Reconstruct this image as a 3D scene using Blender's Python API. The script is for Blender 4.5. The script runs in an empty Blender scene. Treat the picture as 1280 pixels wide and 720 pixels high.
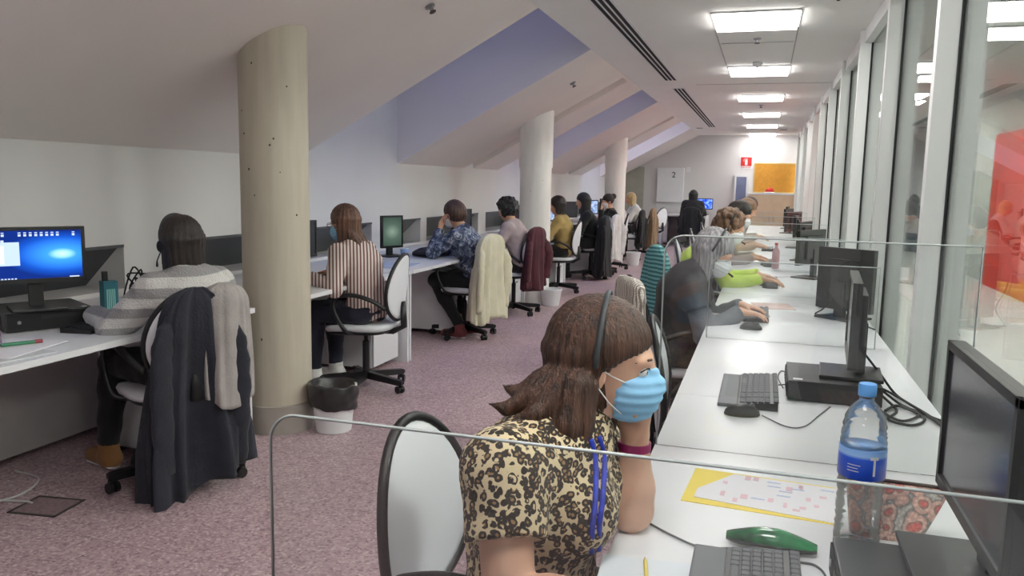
import bpy, bmesh, math, random
import numpy as np
from mathutils import Vector, Matrix
random.seed(7)
SC = bpy.context.scene
COL = SC.collection
PI = math.pi
R_ = math.radians

# ------------------------------------------------------------------ colour and materials
def lin(c):
    out = []
    for v in c[:3]:
        v = v / 255.0
        out.append(v / 12.92 if v <= 0.04045 else ((v + 0.055) / 1.055) ** 2.4)
    return (out[0], out[1], out[2], 1.0)

def nodes(m):
    m.use_nodes = True
    nt = m.node_tree
    for n in list(nt.nodes):
        nt.nodes.remove(n)
    out = nt.nodes.new('ShaderNodeOutputMaterial')
    return nt, out

def N(nt, kind, **kw):
    n = nt.nodes.new(kind)
    for k, v in kw.items():
        if k in n.inputs:
            n.inputs[k].default_value = v
        else:
            setattr(n, k, v)
    return n

def ramp(nt, fac, stops, interp='LINEAR'):
    r = nt.nodes.new('ShaderNodeValToRGB')
    r.color_ramp.interpolation = interp
    els = r.color_ramp.elements
    while len(els) < len(stops):
        els.new(0.5)
    for e, (p, c) in zip(els, stops):
        e.position = p
        e.color = c
    nt.links.new(fac, r.inputs['Fac'])
    return r

MATS = {}
def mat(name, c, rough=0.6, metal=0.0, var=0.06, scale=6.0, bump=0.0, bscale=60.0, coat=0.0, sheen=0.0, stretch=(1, 1, 1), c2=None):
    """principled surface whose colour wanders a little with a noise"""
    if name in MATS:
        return MATS[name]
    m = bpy.data.materials.new(name)
    MATS[name] = m
    nt, out = nodes(m)
    p = N(nt, 'ShaderNodeBsdfPrincipled', Roughness=rough, Metallic=metal)
    p.inputs['Coat Weight'].default_value = coat
    p.inputs['Sheen Weight'].default_value = sheen
    tc = N(nt, 'ShaderNodeTexCoord')
    mp = N(nt, 'ShaderNodeMapping')
    mp.inputs['Scale'].default_value = stretch
    nt.links.new(tc.outputs['Object'], mp.inputs['Vector'])
    no = N(nt, 'ShaderNodeTexNoise', Scale=scale, Detail=4.0)
    nt.links.new(mp.outputs[0], no.inputs['Vector'])
    a = lin(c)
    if c2 is not None:
        b = lin(c2)
        lo, hi = a, b
    else:
        lo = tuple(min(1, v * (1 - var)) for v in a[:3]) + (1,)
        hi = tuple(min(1, v * (1 + var)) for v in a[:3]) + (1,)
    r = ramp(nt, no.outputs['Fac'], [(0.35, lo), (0.65, hi)])
    nt.links.new(r.outputs[0], p.inputs['Base Color'])
    if bump:
        nb = N(nt, 'ShaderNodeTexNoise', Scale=bscale, Detail=3.0)
        nt.links.new(mp.outputs[0], nb.inputs['Vector'])
        bn = N(nt, 'ShaderNodeBump', Strength=bump, Distance=0.01)
        nt.links.new(nb.outputs['Fac'], bn.inputs['Height'])
        nt.links.new(bn.outputs[0], p.inputs['Normal'])
    nt.links.new(p.outputs[0], out.inputs[0])
    return m

def emis(name, c, s):
    if name in MATS:
        return MATS[name]
    m = bpy.data.materials.new(name); MATS[name] = m
    nt, out = nodes(m)
    e = N(nt, 'ShaderNodeEmission', Color=lin(c), Strength=s)
    nt.links.new(e.outputs[0], out.inputs[0])
    return m

def clear(name, tint=(255, 255, 255), ior=1.5, rough=0.0, film=0.0, boost=1.0, filmc=(230, 235, 235)):
    """clear sheet: see-through with a Fresnel reflection and a faint film"""
    if name in MATS:
        return MATS[name]
    m = bpy.data.materials.new(name); MATS[name] = m
    nt, out = nodes(m)
    t = N(nt, 'ShaderNodeBsdfTransparent', Color=lin(tint))
    g = N(nt, 'ShaderNodeBsdfGlossy', Roughness=rough)
    f = N(nt, 'ShaderNodeFresnel', IOR=ior)
    mu = N(nt, 'ShaderNodeMath', operation='MULTIPLY', use_clamp=True)
    mu.inputs[1].default_value = boost
    nt.links.new(f.outputs[0], mu.inputs[0])
    mx = N(nt, 'ShaderNodeMixShader')
    nt.links.new(mu.outputs[0], mx.inputs[0])
    nt.links.new(t.outputs[0], mx.inputs[1]); nt.links.new(g.outputs[0], mx.inputs[2])
    last = mx
    if film:
        d = N(nt, 'ShaderNodeBsdfDiffuse', Color=lin(filmc))
        m2 = N(nt, 'ShaderNodeMixShader'); m2.inputs[0].default_value = film
        nt.links.new(mx.outputs[0], m2.inputs[1]); nt.links.new(d.outputs[0], m2.inputs[2])
        last = m2
    nt.links.new(last.outputs[0], out.inputs[0])
    return m

# ------------------------------------------------------------------ object helpers
def tag(o, label=None, cat=None, group=None, kind=None):
    if label: o['label'] = label
    if cat: o['category'] = cat
    if group: o['group'] = group
    if kind: o['kind'] = kind
    return o

def thing(name, label, cat, loc=(0, 0, 0), rz=0.0, group=None):
    o = bpy.data.objects.new(name, None)
    COL.objects.link(o)
    o.empty_display_size = 0.1
    o.location = loc; o.rotation_euler = (0, 0, rz)
    return tag(o, label, cat, group)

def link_mesh(name, me, m, parent=None, smooth=False):
    o = bpy.data.objects.new(name, me)
    COL.objects.link(o)
    if m is not None:
        me.materials.append(m)
    if smooth:
        me.polygons.foreach_set('use_smooth', [True] * len(me.polygons))
    if parent is not None:
        o.parent = parent
    return o

def copy_tree(o, parent=None):
    c = o.copy(); COL.objects.link(c); c.parent = parent
    for ch in list(o.children):
        copy_tree(ch, c)
    return c

class MB:
    """collects boxes, tubes, lathes and prisms into one mesh"""
    def __init__(s, off=(0, 0, 0)):
        s.bm = bmesh.new(); s.off = Vector(off)
    def poly(s, vs, fs, M=None):
        bv = []
        for v in vs:
            v = Vector(v)
            if M is not None: v = M @ v
            bv.append(s.bm.verts.new(v - s.off))
        for f in fs:
            try: s.bm.faces.new([bv[i] for i in f])
            except ValueError: pass
        return s
    def box(s, x0, x1, y0, y1, z0, z1, M=None, bev=0.0, seg=2):
        t = bmesh.new()
        bmesh.ops.create_cube(t, size=1.0)
        for v in t.verts:
            v.co = Vector(((x0 + x1) / 2 + v.co.x * (x1 - x0), (y0 + y1) / 2 + v.co.y * (y1 - y0), (z0 + z1) / 2 + v.co.z * (z1 - z0)))
        if bev:
            bmesh.ops.bevel(t, geom=list(t.edges), offset=bev, segments=seg, affect='EDGES', profile=0.7)
        t.verts.index_update()
        s.poly([v.co.copy() for v in t.verts], [[v.index for v in f.verts] for f in t.faces], M)
        t.free(); return s
    def ring(s, pts, closed_ends=True, M=None):
        """pts: list of equal-length loops"""
        n = len(pts[0]); vs = [p for l in pts for p in l]; fs = []
        for i in range(len(pts) - 1):
            for j in range(n):
                a = i * n + j; b = i * n + (j + 1) % n
                fs.append((a, b, b + n, a + n))
        if closed_ends:
            fs.append(tuple(range(n - 1, -1, -1))); fs.append(tuple(range((len(pts) - 1) * n, len(pts) * n)))
        return s.poly(vs, fs, M)
    def lathe(s, prof, c=(0, 0, 0), n=32, M=None):
        loops = []
        for r, z in prof:
            r = max(r, 1e-4)
            loops.append([(c[0] + r * math.cos(2 * PI * k / n), c[1] + r * math.sin(2 * PI * k / n), c[2] + z) for k in range(n)])
        return s.ring(loops, True, M)
    def tube(s, pts, r, n=8, closed=False, M=None, flat=1.0):
        P = [Vector(p) for p in pts]; m = len(P); loops = []
        rr = r if isinstance(r, (list, tuple)) else [r] * m
        up = Vector((0, 0, 1)); prev = None
        for i in range(m):
            if closed: d = P[(i + 1) % m] - P[i - 1]
            else: d = P[min(i + 1, m - 1)] - P[max(i - 1, 0)]
            if d.length < 1e-9: d = Vector((0, 0, 1))
            d.normalize()
            if prev is None:
                a = d.cross(up)
                if a.length < 0.1: a = d.cross(Vector((1, 0, 0)))
            else:
                a = prev - d * prev.dot(d)
                if a.length < 1e-6: a = d.cross(up)
            a.normalize(); prev = a; b = d.cross(a)
            loops.append([P[i] + (a * math.cos(2 * PI * k / n) * flat + b * math.sin(2 * PI * k / n)) * rr[i] for k in range(n)])
        if closed:
            loops.append(loops[0])
        return s.ring(loops, not closed, M)
    def cyl(s, a, b, r, r2=None, n=24):
        return s.tube([a, b], [r, r if r2 is None else r2], n)
    def ball(s, c, r, n=12, M=None):
        rx, ry, rz = r if isinstance(r, (tuple, list)) else (r, r, r)
        loops = []
        for i in range(1, n):
            t = PI * i / n
            loops.append([(c[0] + rx * math.sin(t) * math.cos(2 * PI * k / (2 * n)), c[1] + ry * math.sin(t) * math.sin(2 * PI * k / (2 * n)), c[2] - rz * math.cos(t)) for k in range(2 * n)])
        return s.ring(loops, True, M)
    def prism(s, outline, lo, hi, axis='z', M=None):
        if axis == 'z': l = [[(x, y, h) for x, y in outline] for h in (lo, hi)]
        elif axis == 'y': l = [[(x, h, y) for x, y in outline] for h in (lo, hi)]
        else: l = [[(h, x, y) for x, y in outline] for h in (lo, hi)]
        return s.ring(l, True, M)
    def build(s, name, m, parent=None, smooth=False, angle=None):
        bmesh.ops.remove_doubles(s.bm, verts=list(s.bm.verts), dist=1e-6)
        bmesh.ops.recalc_face_normals(s.bm, faces=list(s.bm.faces))
        me = bpy.data.meshes.new(name)
        s.bm.to_mesh(me); s.bm.free()
        o = link_mesh(name, me, m, parent, smooth or angle is not None)
        if angle is not None:
            try: me.set_sharp_from_angle(angle=R_(angle))
            except Exception: pass
        return o

def rot(axis, deg, at=(0, 0, 0)):
    return Matrix.Translation(at) @ Matrix.Rotation(R_(deg), 4, axis) @ Matrix.Translation(-Vector(at))

def curve_pts(ctrl, n=24):
    """Catmull-Rom through control points"""
    P = [Vector(c) for c in ctrl]; P = [2 * P[0] - P[1]] + P + [2 * P[-1] - P[-2]]
    out = []; segs = len(P) - 3; per = max(2, n // segs)
    for i in range(1, len(P) - 2):
        for j in range(per):
            t = j / per
            a, b, c, d = P[i - 1], P[i], P[i + 1], P[i + 2]
            out.append(0.5 * ((2 * b) + (c - a) * t + (2 * a - 5 * b + 4 * c - d) * t * t + (3 * b - a - 3 * c + d) * t ** 3))
    out.append(P[-2]); return out

# ------------------------------------------------------------------ implicit surfaces for bodies, hair and cloth
def V3(v): return np.array([float(v[0]), float(v[1]), float(v[2])], dtype=np.float64)

class SDF:
    def __init__(s, lo, hi, h):
        s.h = h; s.lo = V3(lo); s.n = [int(math.ceil((hi[i] - lo[i]) / h)) + 2 for i in range(3)]
        s.ax = [(s.lo[i] + np.arange(s.n[i]) * h).astype(np.float32) for i in range(3)]
        s.d = np.ones(s.n, dtype=np.float32)
    def _sl(s, lo, hi):
        sl = []
        for i in range(3):
            a = int(max(0, math.floor((lo[i] - s.lo[i]) / s.h))); b = int(min(s.n[i], math.ceil((hi[i] - s.lo[i]) / s.h) + 1))
            if b <= a: return None
            sl.append(slice(a, b))
        return tuple(sl)
    def _xyz(s, sl):
        return s.ax[0][sl[0]][:, None, None], s.ax[1][sl[1]][None, :, None], s.ax[2][sl[2]][None, None, :]
    def _union(s, sl, v, k):
        o = s.d[sl]
        if k > 0:
            hh = np.maximum(k - np.abs(o - v), 0) / k
            s.d[sl] = np.minimum(o, v) - hh * hh * k * 0.25
        else:
            s.d[sl] = np.minimum(o, v)
    def cap(s, a, b, ra, rb, k=0.02, u=None, w=1.0, flat=False, sub=False):
        a, b = V3(a), V3(b); rm = max(ra, rb) * max(1, w); pad = rm + k + 3 * s.h
        sl = s._sl(np.minimum(a, b) - pad, np.maximum(a, b) + pad)
        if sl is None: return s
        X, Y, Z = s._xyz(sl)
        qx, qy, qz = X - np.float32(a[0]), Y - np.float32(a[1]), Z - np.float32(a[2])
        ab = b - a
        if u is not None and w != 1.0:
            u = V3(u); u = u / np.linalg.norm(u); f = np.float32(1 - 1 / w)
            du = (qx * u[0] + qy * u[1] + qz * u[2]) * f
            qx = qx - du * np.float32(u[0]); qy = qy - du * np.float32(u[1]); qz = qz - du * np.float32(u[2])
            ab = ab - u * float(ab @ u) * (1 - 1 / w)
        L2 = float(ab @ ab) + 1e-12
        t0 = (qx * ab[0] + qy * ab[1] + qz * ab[2]) / L2
        t = np.clip(t0, 0, 1)
        v = np.sqrt((qx - t * ab[0]) ** 2 + (qy - t * ab[1]) ** 2 + (qz - t * ab[2]) ** 2) - (ra + t * (rb - ra))
        if flat:
            v = np.maximum(v, (t0 - 1) * math.sqrt(L2))
        v = v.astype(np.float32)
        if sub: s.d[sl] = np.maximum(s.d[sl], -v)
        else: s._union(sl, v, k)
        return s
    def ell(s, c, r, k=0.02, A=None, sub=False):
        """ellipsoid, A = rows are its axes in the world"""
        c = V3(c); rm = max(r); pad = rm + k + 3 * s.h
        sl = s._sl(c - pad, c + pad)
        if sl is None: return s
        X, Y, Z = s._xyz(sl); X = X - np.float32(c[0]); Y = Y - np.float32(c[1]); Z = Z - np.float32(c[2])
        if A is None: A = np.eye(3)
        p = [X * A[i][0] + Y * A[i][1] + Z * A[i][2] for i in range(3)]
        k0 = np.sqrt((p[0] / r[0]) ** 2 + (p[1] / r[1]) ** 2 + (p[2] / r[2]) ** 2)
        k1 = np.sqrt((p[0] / r[0] ** 2) ** 2 + (p[1] / r[1] ** 2) ** 2 + (p[2] / r[2] ** 2) ** 2) + 1e-9
        v = (k0 * (k0 - 1) / k1).astype(np.float32)
        if sub:
            o = s.d[sl]; v = -v
            if k > 0:
                hh = np.maximum(k - np.abs(o - v), 0) / k
                s.d[sl] = np.maximum(o, v) + hh * hh * k * 0.25
            else: s.d[sl] = np.maximum(o, v)
        else: s._union(sl, v, k)
        return s
    def plane(s, p, n):
        """keeps what lies behind the plane (against n)"""
        p, n = V3(p), V3(n); n /= np.linalg.norm(n)
        X, Y, Z = s._xyz((slice(None),) * 3)
        v = ((X - p[0]) * n[0] + (Y - p[1]) * n[1] + (Z - p[2]) * n[2]).astype(np.float32)
        s.d = np.maximum(s.d, v); return s
    def ripple(s, amp, f, seed=0, ax=(1, 1, 1)):
        rs = np.random.RandomState(seed); X, Y, Z = s._xyz((slice(None),) * 3)
        acc = 0
        for i in range(4):
            q = rs.normal(size=3); q /= np.linalg.norm(q); q = q * f * (0.6 + 0.7 * i / 3) * np.array(ax); ph = rs.uniform(0, 6.28)
            w = rs.normal(size=3) * f * 0.35 * np.array(ax)
            acc = acc + np.sin(X * q[0] + Y * q[1] + Z * q[2] + ph + 1.3 * np.sin(X * w[0] + Y * w[1] + Z * w[2]))
        s.d = (s.d + amp * 0.5 * acc).astype(np.float32); return s
    def strands(s, c, amp, m, zf=6.0, seed=0):
        """grooves that run down around a vertical axis through c"""
        X, Y, Z = s._xyz((slice(None),) * 3)
        a = np.arctan2(Y - c[1], X - c[0])
        s.d = (s.d + amp * (np.sin(a * m + 1.7 * np.sin(Z * zf * 3 + seed)) * 0.6 + 0.4 * np.sin(a * m * 2.3 + 2 * np.sin(Z * zf * 5 + 1)))).astype(np.float32); return s
    def mesh(s, name, m, parent=None, off=(0, 0, 0), keep=True):
        d = s.d
        d[0, :, :] = d[-1, :, :] = 1; d[:, 0, :] = d[:, -1, :] = 1; d[:, :, 0] = d[:, :, -1] = 1
        b = d < 0
        c = np.zeros([n - 1 for n in d.shape], dtype=np.int8)
        sh = [(i, j, k) for i in (0, 1) for j in (0, 1) for k in (0, 1)]
        for i, j, k in sh:
            c += b[i:i + c.shape[0], j:j + c.shape[1], k:k + c.shape[2]]
        act = (c > 0) & (c < 8)
        I = np.argwhere(act); idx = np.full(c.shape, -1, dtype=np.int64); idx[act] = np.arange(len(I))
        val = {q: d[I[:, 0] + q[0], I[:, 1] + q[1], I[:, 2] + q[2]].astype(np.float64) for q in sh}
        acc = np.zeros((len(I), 3)); cnt = np.zeros(len(I))
        for a in sh:
            for ax in range(3):
                if a[ax] == 0:
                    e = list(a); e[ax] = 1; e = tuple(e)
                    va, vb = val[a], val[e]; x = (va < 0) != (vb < 0)
                    t = va[x] / (va[x] - vb[x])
                    p = np.tile(np.array(a, dtype=float), (x.sum(), 1)); p[:, ax] = t
                    acc[x] += p; cnt[x] += 1
        V = (I + acc / cnt[:, None]) * s.h + s.lo - np.array(off, dtype=float)
        F = []
        for ax in range(3):
            u, w = (ax + 1) % 3, (ax + 2) % 3
            s0 = [slice(None)] * 3; s1 = [slice(None)] * 3
            s0[ax] = slice(0, -1); s1[ax] = slice(1, None)
            x = b[tuple(s0)] != b[tuple(s1)]
            E = np.argwhere(x)
            E = E[(E[:, u] > 0) & (E[:, w] > 0) & (E[:, u] < c.shape[u]) & (E[:, w] < c.shape[w])]
            inside = b[E[:, 0], E[:, 1], E[:, 2]]
            def at(du, dw):
                q = E.copy(); q[:, u] -= du; q[:, w] -= dw
                return idx[q[:, 0], q[:, 1], q[:, 2]]
            Q = np.stack([at(0, 0), at(1, 0), at(1, 1), at(0, 1)], axis=1)
            Q[~inside] = Q[~inside][:, ::-1]
            F.append(Q)
        F = np.concatenate(F); F = F[(F >= 0).all(axis=1)]
        me = bpy.data.meshes.new(name)
        me.vertices.add(len(V)); me.vertices.foreach_set('co', V.astype(np.float32).ravel())
        me.loops.add(len(F) * 4); me.loops.foreach_set('vertex_index', F.astype(np.int32).ravel())
        me.polygons.add(len(F)); me.polygons.foreach_set('loop_start', np.arange(len(F), dtype=np.int32) * 4)
        try: me.polygons.foreach_set('loop_total', np.full(len(F), 4, dtype=np.int32))
        except Exception: pass
        me.polygons.foreach_set('use_smooth', np.ones(len(F), dtype=bool))
        me.update(calc_edges=True); me.validate()
        if keep and len(F):
            # drop crumbs: keep only islands of some size
            bm = bmesh.new(); bm.from_mesh(me); seen = set(); drop = []
            bm.verts.ensure_lookup_table(); best = 0; isl = []
            for v in bm.verts:
                if v.index in seen: continue
                st = [v]; seen.add(v.index); comp = []
                while st:
                    q = st.pop(); comp.append(q)
                    for e in q.link_edges:
                        o = e.other_vert(q)
                        if o.index not in seen: seen.add(o.index); st.append(o)
                isl.append(comp)
            if len(isl) > 1:
                big = max(len(i) for i in isl)
                for i in isl:
                    if len(i) < (big if keep == 'one' else max(40, big * 0.02)): drop += i
                bmesh.ops.delete(bm, geom=drop, context='VERTS'); bm.to_mesh(me)
            bm.free()
        return link_mesh(name, me, m, parent, True)
SKY_S = 1.5; LAMP_S = 10.5; DORM_FILL_S = 60.0; EXPO = 0.88; OUT_FILL_S = 75.0
# ------------------------------------------------------------------ camera
CAMH = 1.44
f_, vx, vy, ro = 1000.0, 957.0, 234.0, R_(1.1)
yc = Vector((vx - 640, 360 - vy, f_)).normalized()
za, zb = math.sin(ro), math.cos(ro)
zc = Vector((za, zb, -(yc[0] * za + yc[1] * zb) / yc[2])).normalized()
y_ = Vector((yc[0], yc[1], -yc[2])); z_ = Vector((zc[0], zc[1], -zc[2])); x_ = y_.cross(z_)
cam = bpy.data.cameras.new('camera'); co = bpy.data.objects.new('camera', cam); COL.objects.link(co)
cam.sensor_width = 36.0; cam.lens = 1000.0 / 1280.0 * 36.0; cam.clip_start = 0.05; cam.clip_end = 200
M3 = Matrix((x_, y_, z_))
co.matrix_world = Matrix.Translation((0, 0, CAMH)) @ M3.to_4x4()
SC.camera = co
SC.view_settings.view_transform = 'Standard'
SC.view_settings.look = 'None'
SC.view_settings.gamma = 1.0
SC.view_settings.use_curve_mapping = False
SC.view_settings.exposure = EXPO
SC.cycles.max_bounces = 10
SC.cycles.diffuse_bounces = 5
SC.cycles.glossy_bounces = 4
SC.cycles.transparent_max_bounces = 24
SC.cycles.caustics_reflective = False
SC.cycles.caustics_refractive = False
SC.cycles.sample_clamp_indirect = 4.0
SC.cycles.use_denoising = True

# ------------------------------------------------------------------ world: a dusk sky, dark below the horizon
w = bpy.data.worlds.new('dusk'); SC.world = w; w.use_nodes = True
nt = w.node_tree
for n in list(nt.nodes): nt.nodes.remove(n)
wo = N(nt, 'ShaderNodeOutputWorld'); bg = N(nt, 'ShaderNodeBackground', Strength=SKY_S)
tc = N(nt, 'ShaderNodeTexCoord'); sx = N(nt, 'ShaderNodeSeparateXYZ')
nt.links.new(tc.outputs['Generated'], sx.inputs[0])
rp = ramp(nt, sx.outputs['Z'], [(0.0, (0.01, 0.011, 0.014, 1)), (0.08, (0.05, 0.06, 0.09, 1)), (0.6, (0.17, 0.24, 0.55, 1)), (1.0, (0.15, 0.22, 0.55, 1))])
nt.links.new(rp.outputs[0], bg.inputs['Color']); nt.links.new(bg.outputs[0], wo.inputs[0])

# ------------------------------------------------------------------ materials of the setting
m_wall = mat('wall_paint', (216, 214, 214), 0.75, var=0.015, scale=2.0)
m_ceil = mat('ceiling_paint', (232, 224, 221), 0.8, var=0.015, scale=1.5)
m_ceil_flat = mat('ceiling_board', (238, 237, 235), 0.8, var=0.012, scale=1.5)
m_alu = mat('fin_aluminium', (228, 230, 230), 0.4, 0.0, var=0.03, scale=3.0, stretch=(1, 1, 0.2))
m_dark = mat('gasket', (28, 30, 32), 0.6)
m_black = mat('black_plastic', (24, 24, 26), 0.42, var=0.1)
m_black_matt = mat('black_matt', (20, 20, 22), 0.8, var=0.12)
m_white = mat('white_laminate', (226, 227, 231), 0.32, var=0.01, scale=3)
m_whitep = mat('white_plastic', (226, 227, 230), 0.45, var=0.02)
m_greyp = mat('grey_panel', (120, 122, 126), 0.7, var=0.04)
m_chrome = mat('steel', (150, 152, 156), 0.3, 0.9)
m_cable_w = mat('pale_cable', (205, 205, 205), 0.5)
m_cable_g = mat('grey_cable', (90, 92, 96), 0.5)
m_glass = clear('window_glass', (236, 240, 238), 1.5, 0.0, boost=0.75)
m_niche = clear('niche_glass', (120, 125, 135), 1.5, 0.05)
m_perspex = clear('perspex', (253, 254, 254), 1.45, 0.02, film=0.012)
m_sky = clear('skylight_glass', (250, 250, 252), 1.4)
m_pedge = mat('perspex_edge', (186, 192, 194), 0.2, var=0.02)

def floor_mat():
    m = bpy.data.materials.new('terrazzo'); nt, out = nodes(m)
    p = N(nt, 'ShaderNodeBsdfPrincipled', Roughness=0.42)
    tc = N(nt, 'ShaderNodeTexCoord')
    v = N(nt, 'ShaderNodeTexVoronoi', Scale=95.0); nt.links.new(tc.outputs['Object'], v.inputs['Vector'])
    sp = N(nt, 'ShaderNodeSeparateColor'); nt.links.new(v.outputs['Color'], sp.inputs[0])
    r = ramp(nt, sp.outputs[0], [(0.0, lin((128, 104, 112))), (0.18, lin((158, 132, 140))), (0.6, lin((174, 149, 155))), (0.86, lin((186, 164, 168))), (1.0, lin((200, 184, 186)))])
    n = N(nt, 'ShaderNodeTexNoise', Scale=1.4, Detail=3.0); nt.links.new(tc.outputs['Object'], n.inputs['Vector'])
    r2 = ramp(nt, n.outputs['Fac'], [(0.35, (1.08, 1.08, 1.08, 1)), (0.65, (1.25, 1.25, 1.25, 1))])
    mx = N(nt, 'ShaderNodeMix', data_type='RGBA', blend_type='MULTIPLY'); mx.inputs[0].default_value = 1
    nt.links.new(r.outputs[0], mx.inputs[6]); nt.links.new(r2.outputs[0], mx.inputs[7])
    b = N(nt, 'ShaderNodeTexBrick', Scale=1.0); b.offset = 0.0
    b.inputs['Brick Width'].default_value = 0.6; b.inputs['Row Height'].default_value = 0.6
    b.inputs['Mortar Size'].default_value = 0.003
    b.inputs['Color1'].default_value = (1, 1, 1, 1); b.inputs['Color2'].default_value = (0.97, 0.97, 0.97, 1); b.inputs['Mortar'].default_value = (0.72, 0.7, 0.7, 1)
    nt.links.new(tc.outputs['Object'], b.inputs['Vector'])
    m3 = N(nt, 'ShaderNodeMix', data_type='RGBA', blend_type='MULTIPLY'); m3.inputs[0].default_value = 1
    nt.links.new(mx.outputs[2], m3.inputs[6]); nt.links.new(b.outputs[0], m3.inputs[7])
    nt.links.new(m3.outputs[2], p.inputs['Base Color']); nt.links.new(p.outputs[0], out.inputs[0])
    return m

def struct(name, mb, m, parent=None, **k):
    o = mb.build(name, m, parent, **k)
    if parent is None: o['kind'] = 'structure'
    return o

XW, XF, XG = -3.66, -1.65, 0.75      # left wall, fold of the ceiling, window glass
Z0, Z1 = 1.61, 2.7
YB, YE = -3.0, 20.8
struct('floor', MB().box(-4.3, XG + 0.1, YB, YE + 0.1, -0.1, 0.0), floor_mat())
# dormers and slots cut into the sloping ceiling
DORM = [(5.8, 7.66), (10.95, 12.6), (16.4, 18.4)]
SLOT = [(9.6, 9.93), (14.95, 15.28)]
def sl(x): return Z0 + (Z1 - Z0) * (x - XW) / (XF - XW)
mb = MB(); cuts = sorted(DORM + SLOT); y = YB
def slope_piece(mb, ya, yb, x0=XW, x1=XF, up=0.0):
    x0 = x0 - 0.06 if x0 == XW else x0
    mb.prism([(x0, sl(x0) + up), (x1, sl(x1) + up), (x1, sl(x1) + up + 0.12), (x0, sl(x0) + up + 0.12)], ya, yb, 'y')
for a, b in cuts:
    e_ = 0.08 if (a, b) in DORM else 0.0
    slope_piece(mb, y, a - e_); y = b + e_
slope_piece(mb, y, YE)
for a, b in SLOT:
    slope_piece(mb, a, b, XW, XF - 0.03, 0.11)
    slope_piece(mb, a, b, XF - 0.03, XF, 0.0)
struct('ceiling', mb, m_ceil)
mb = MB().box(XF, XG + 0.02, YB, YE, Z1, Z1 + 0.12)
# access flap joints in the flat part of the ceiling
struct('ceiling_flat', mb, m_ceil_flat)['kind'] = 'structure'
for a, b in DORM:
    mb = MB(); T = 0.08; ZT = 3.35
    for ya, yb in ((a - T, a), (b, b + T)):
        mb.prism([(XW, sl(XW)), (XF, sl(XF)), (XF, ZT), (XW, ZT)], ya, yb, 'y')
    mb.box(XF, XF + T, a - T, b + T, Z1 + 0.02, ZT)
    struct('wall_dormer', mb, m_ceil)
    struct('window_%d' % (20 + len([o for o in COL.objects if o.name.startswith('window_2')])), MB().box(XW - 0.05, XF + T, a - T, b + T, ZT, ZT + 0.02), m_sky)
# left wall with its low window niches
NICHE = [(-0.8, 1.35), (1.6, 3.88), (4.54, 5.6), (5.78, 7.08), (7.35, 8.25), (8.42, 10.15), (10.45, 12.0), (12.25, 13.9), (14.2, 15.8), (16.1, 17.7), (18.0, 19.6)]
NZ0, NZ1 = 0.76, 1.02
mb = MB()
mb.box(XW - 0.5, XW, YB, YE, 0, NZ0)
y = YB
for a, b in NICHE:
    mb.box(XW - 0.5, XW, y, a, NZ0, NZ1); y = b
mb.box(XW - 0.5, XW, y, YE, NZ0, NZ1)
mb.box(XW - 0.12, XW, YB, YE, NZ1, Z0 + 0.12)
for a, b in DORM: mb.box(XW - 0.12, XW, a - 0.08, b + 0.08, Z0 + 0.12, 3.35)
struct('wall_left', mb, m_wall)
for i, (a, b) in enumerate(NICHE):
    g = MB()
    g.prism([(XW - 0.05, NZ1), (XW - 0.03, NZ1), (XW - 0.30, NZ0), (XW - 0.32, NZ0)], a, b, 'y')
    o = struct('window_%d' % (i + 1), g, mat('night_pane', (62, 66, 72), 0.25, var=0.1, coat=0.5))
    fr = MB().box(XW - 0.035, XW + 0.004, a - 0.0, b, NZ1 - 0.012, NZ1 + 0.006)
    fr.build('window_frame', mat('grey_frame', (70, 72, 76), 0.5), o)
struct('wall_far', MB().box(-4.2, XG + 0.2, YE, YE + 0.15, 0, Z1 + 0.2), m_wall)
struct('wall_back', MB().box(-4.2, XG + 0.2, YB - 0.15, YB, 0, Z1 + 0.2), m_wall)
struct('baseboard_left', MB().box(XW, XW + 0.015, YB, YE, 0, 0.09), mat('grey_skirting', (150, 148, 148), 0.5))
struct('baseboard_far', MB().box(XW, XG, YE - 0.015, YE, 0, 0.09), MATS['grey_skirting'])
# grey door leaf in the far left corner, low under the slope
d = struct('door_1', MB().box(-3.52, -2.99, YE - 0.05, YE, 0.0, 1.9), mat('greige_door', (168, 168, 156), 0.6))
# glass wall on the right: fins that pass through the glazing line
FY = [-2.6, -1.0, 0.6] + [3.88 + 1.63 * k for k in range(11)]
for i, fy in enumerate(FY):
    mb = MB()
    mb.box(XG - 0.09, XG - 0.006, fy, fy + 0.07, 0, Z1, bev=0.003)
    mb.box(XG + 0.014, XG + 0.10, fy, fy + 0.07, 0, Z1, bev=0.003)
    o = struct('trim_%d' % (i + 1), mb, m_alu)
    MB().box(XG - 0.007, XG + 0.015, fy - 0.004, fy + 0.074, 0, Z1).build('gasket', m_dark, o)
for i in range(len(FY) - 1):
    g = MB().box(XG, XG + 0.008, FY[i] + 0.074, FY[i + 1] - 0.004, 0.06, 2.6)
    struct('window_%d' % (31 + i), g, m_glass)
struct('trim_20', MB().box(XG - 0.06, XG + 0.1, YB, YE, 2.6, Z1).box(XG - 0.06, XG + 0.1, YB, YE, 0, 0.06), m_alu)
# the room beyond the glass
m_out = mat('outer_wall', (205, 210, 206), 0.8, var=0.06, scale=0.8)
struct('floor_outside', MB().box(XG + 0.1, 4.0, YB, YE, -0.1, 0), mat('outer_floor', (215, 215, 212), 0.5))
struct('wall_outside', MB().box(3.4, 3.5, YB, YE + 14, 0, 3.0).box(XG + 0.1, 3.4, YE + 6, YE + 6.1, 0, 3.0), m_out)
struct('ceiling_outside', MB().box(XG + 0.1, 3.5, YB, YE + 6, 2.9, 3.0), m_out)
struct('wall_outside_red', MB().box(3.32, 3.4, 11.3, 14.1, 0.0, 2.3), mat('red_panel', (226, 62, 46), 0.6, var=0.08))

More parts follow.
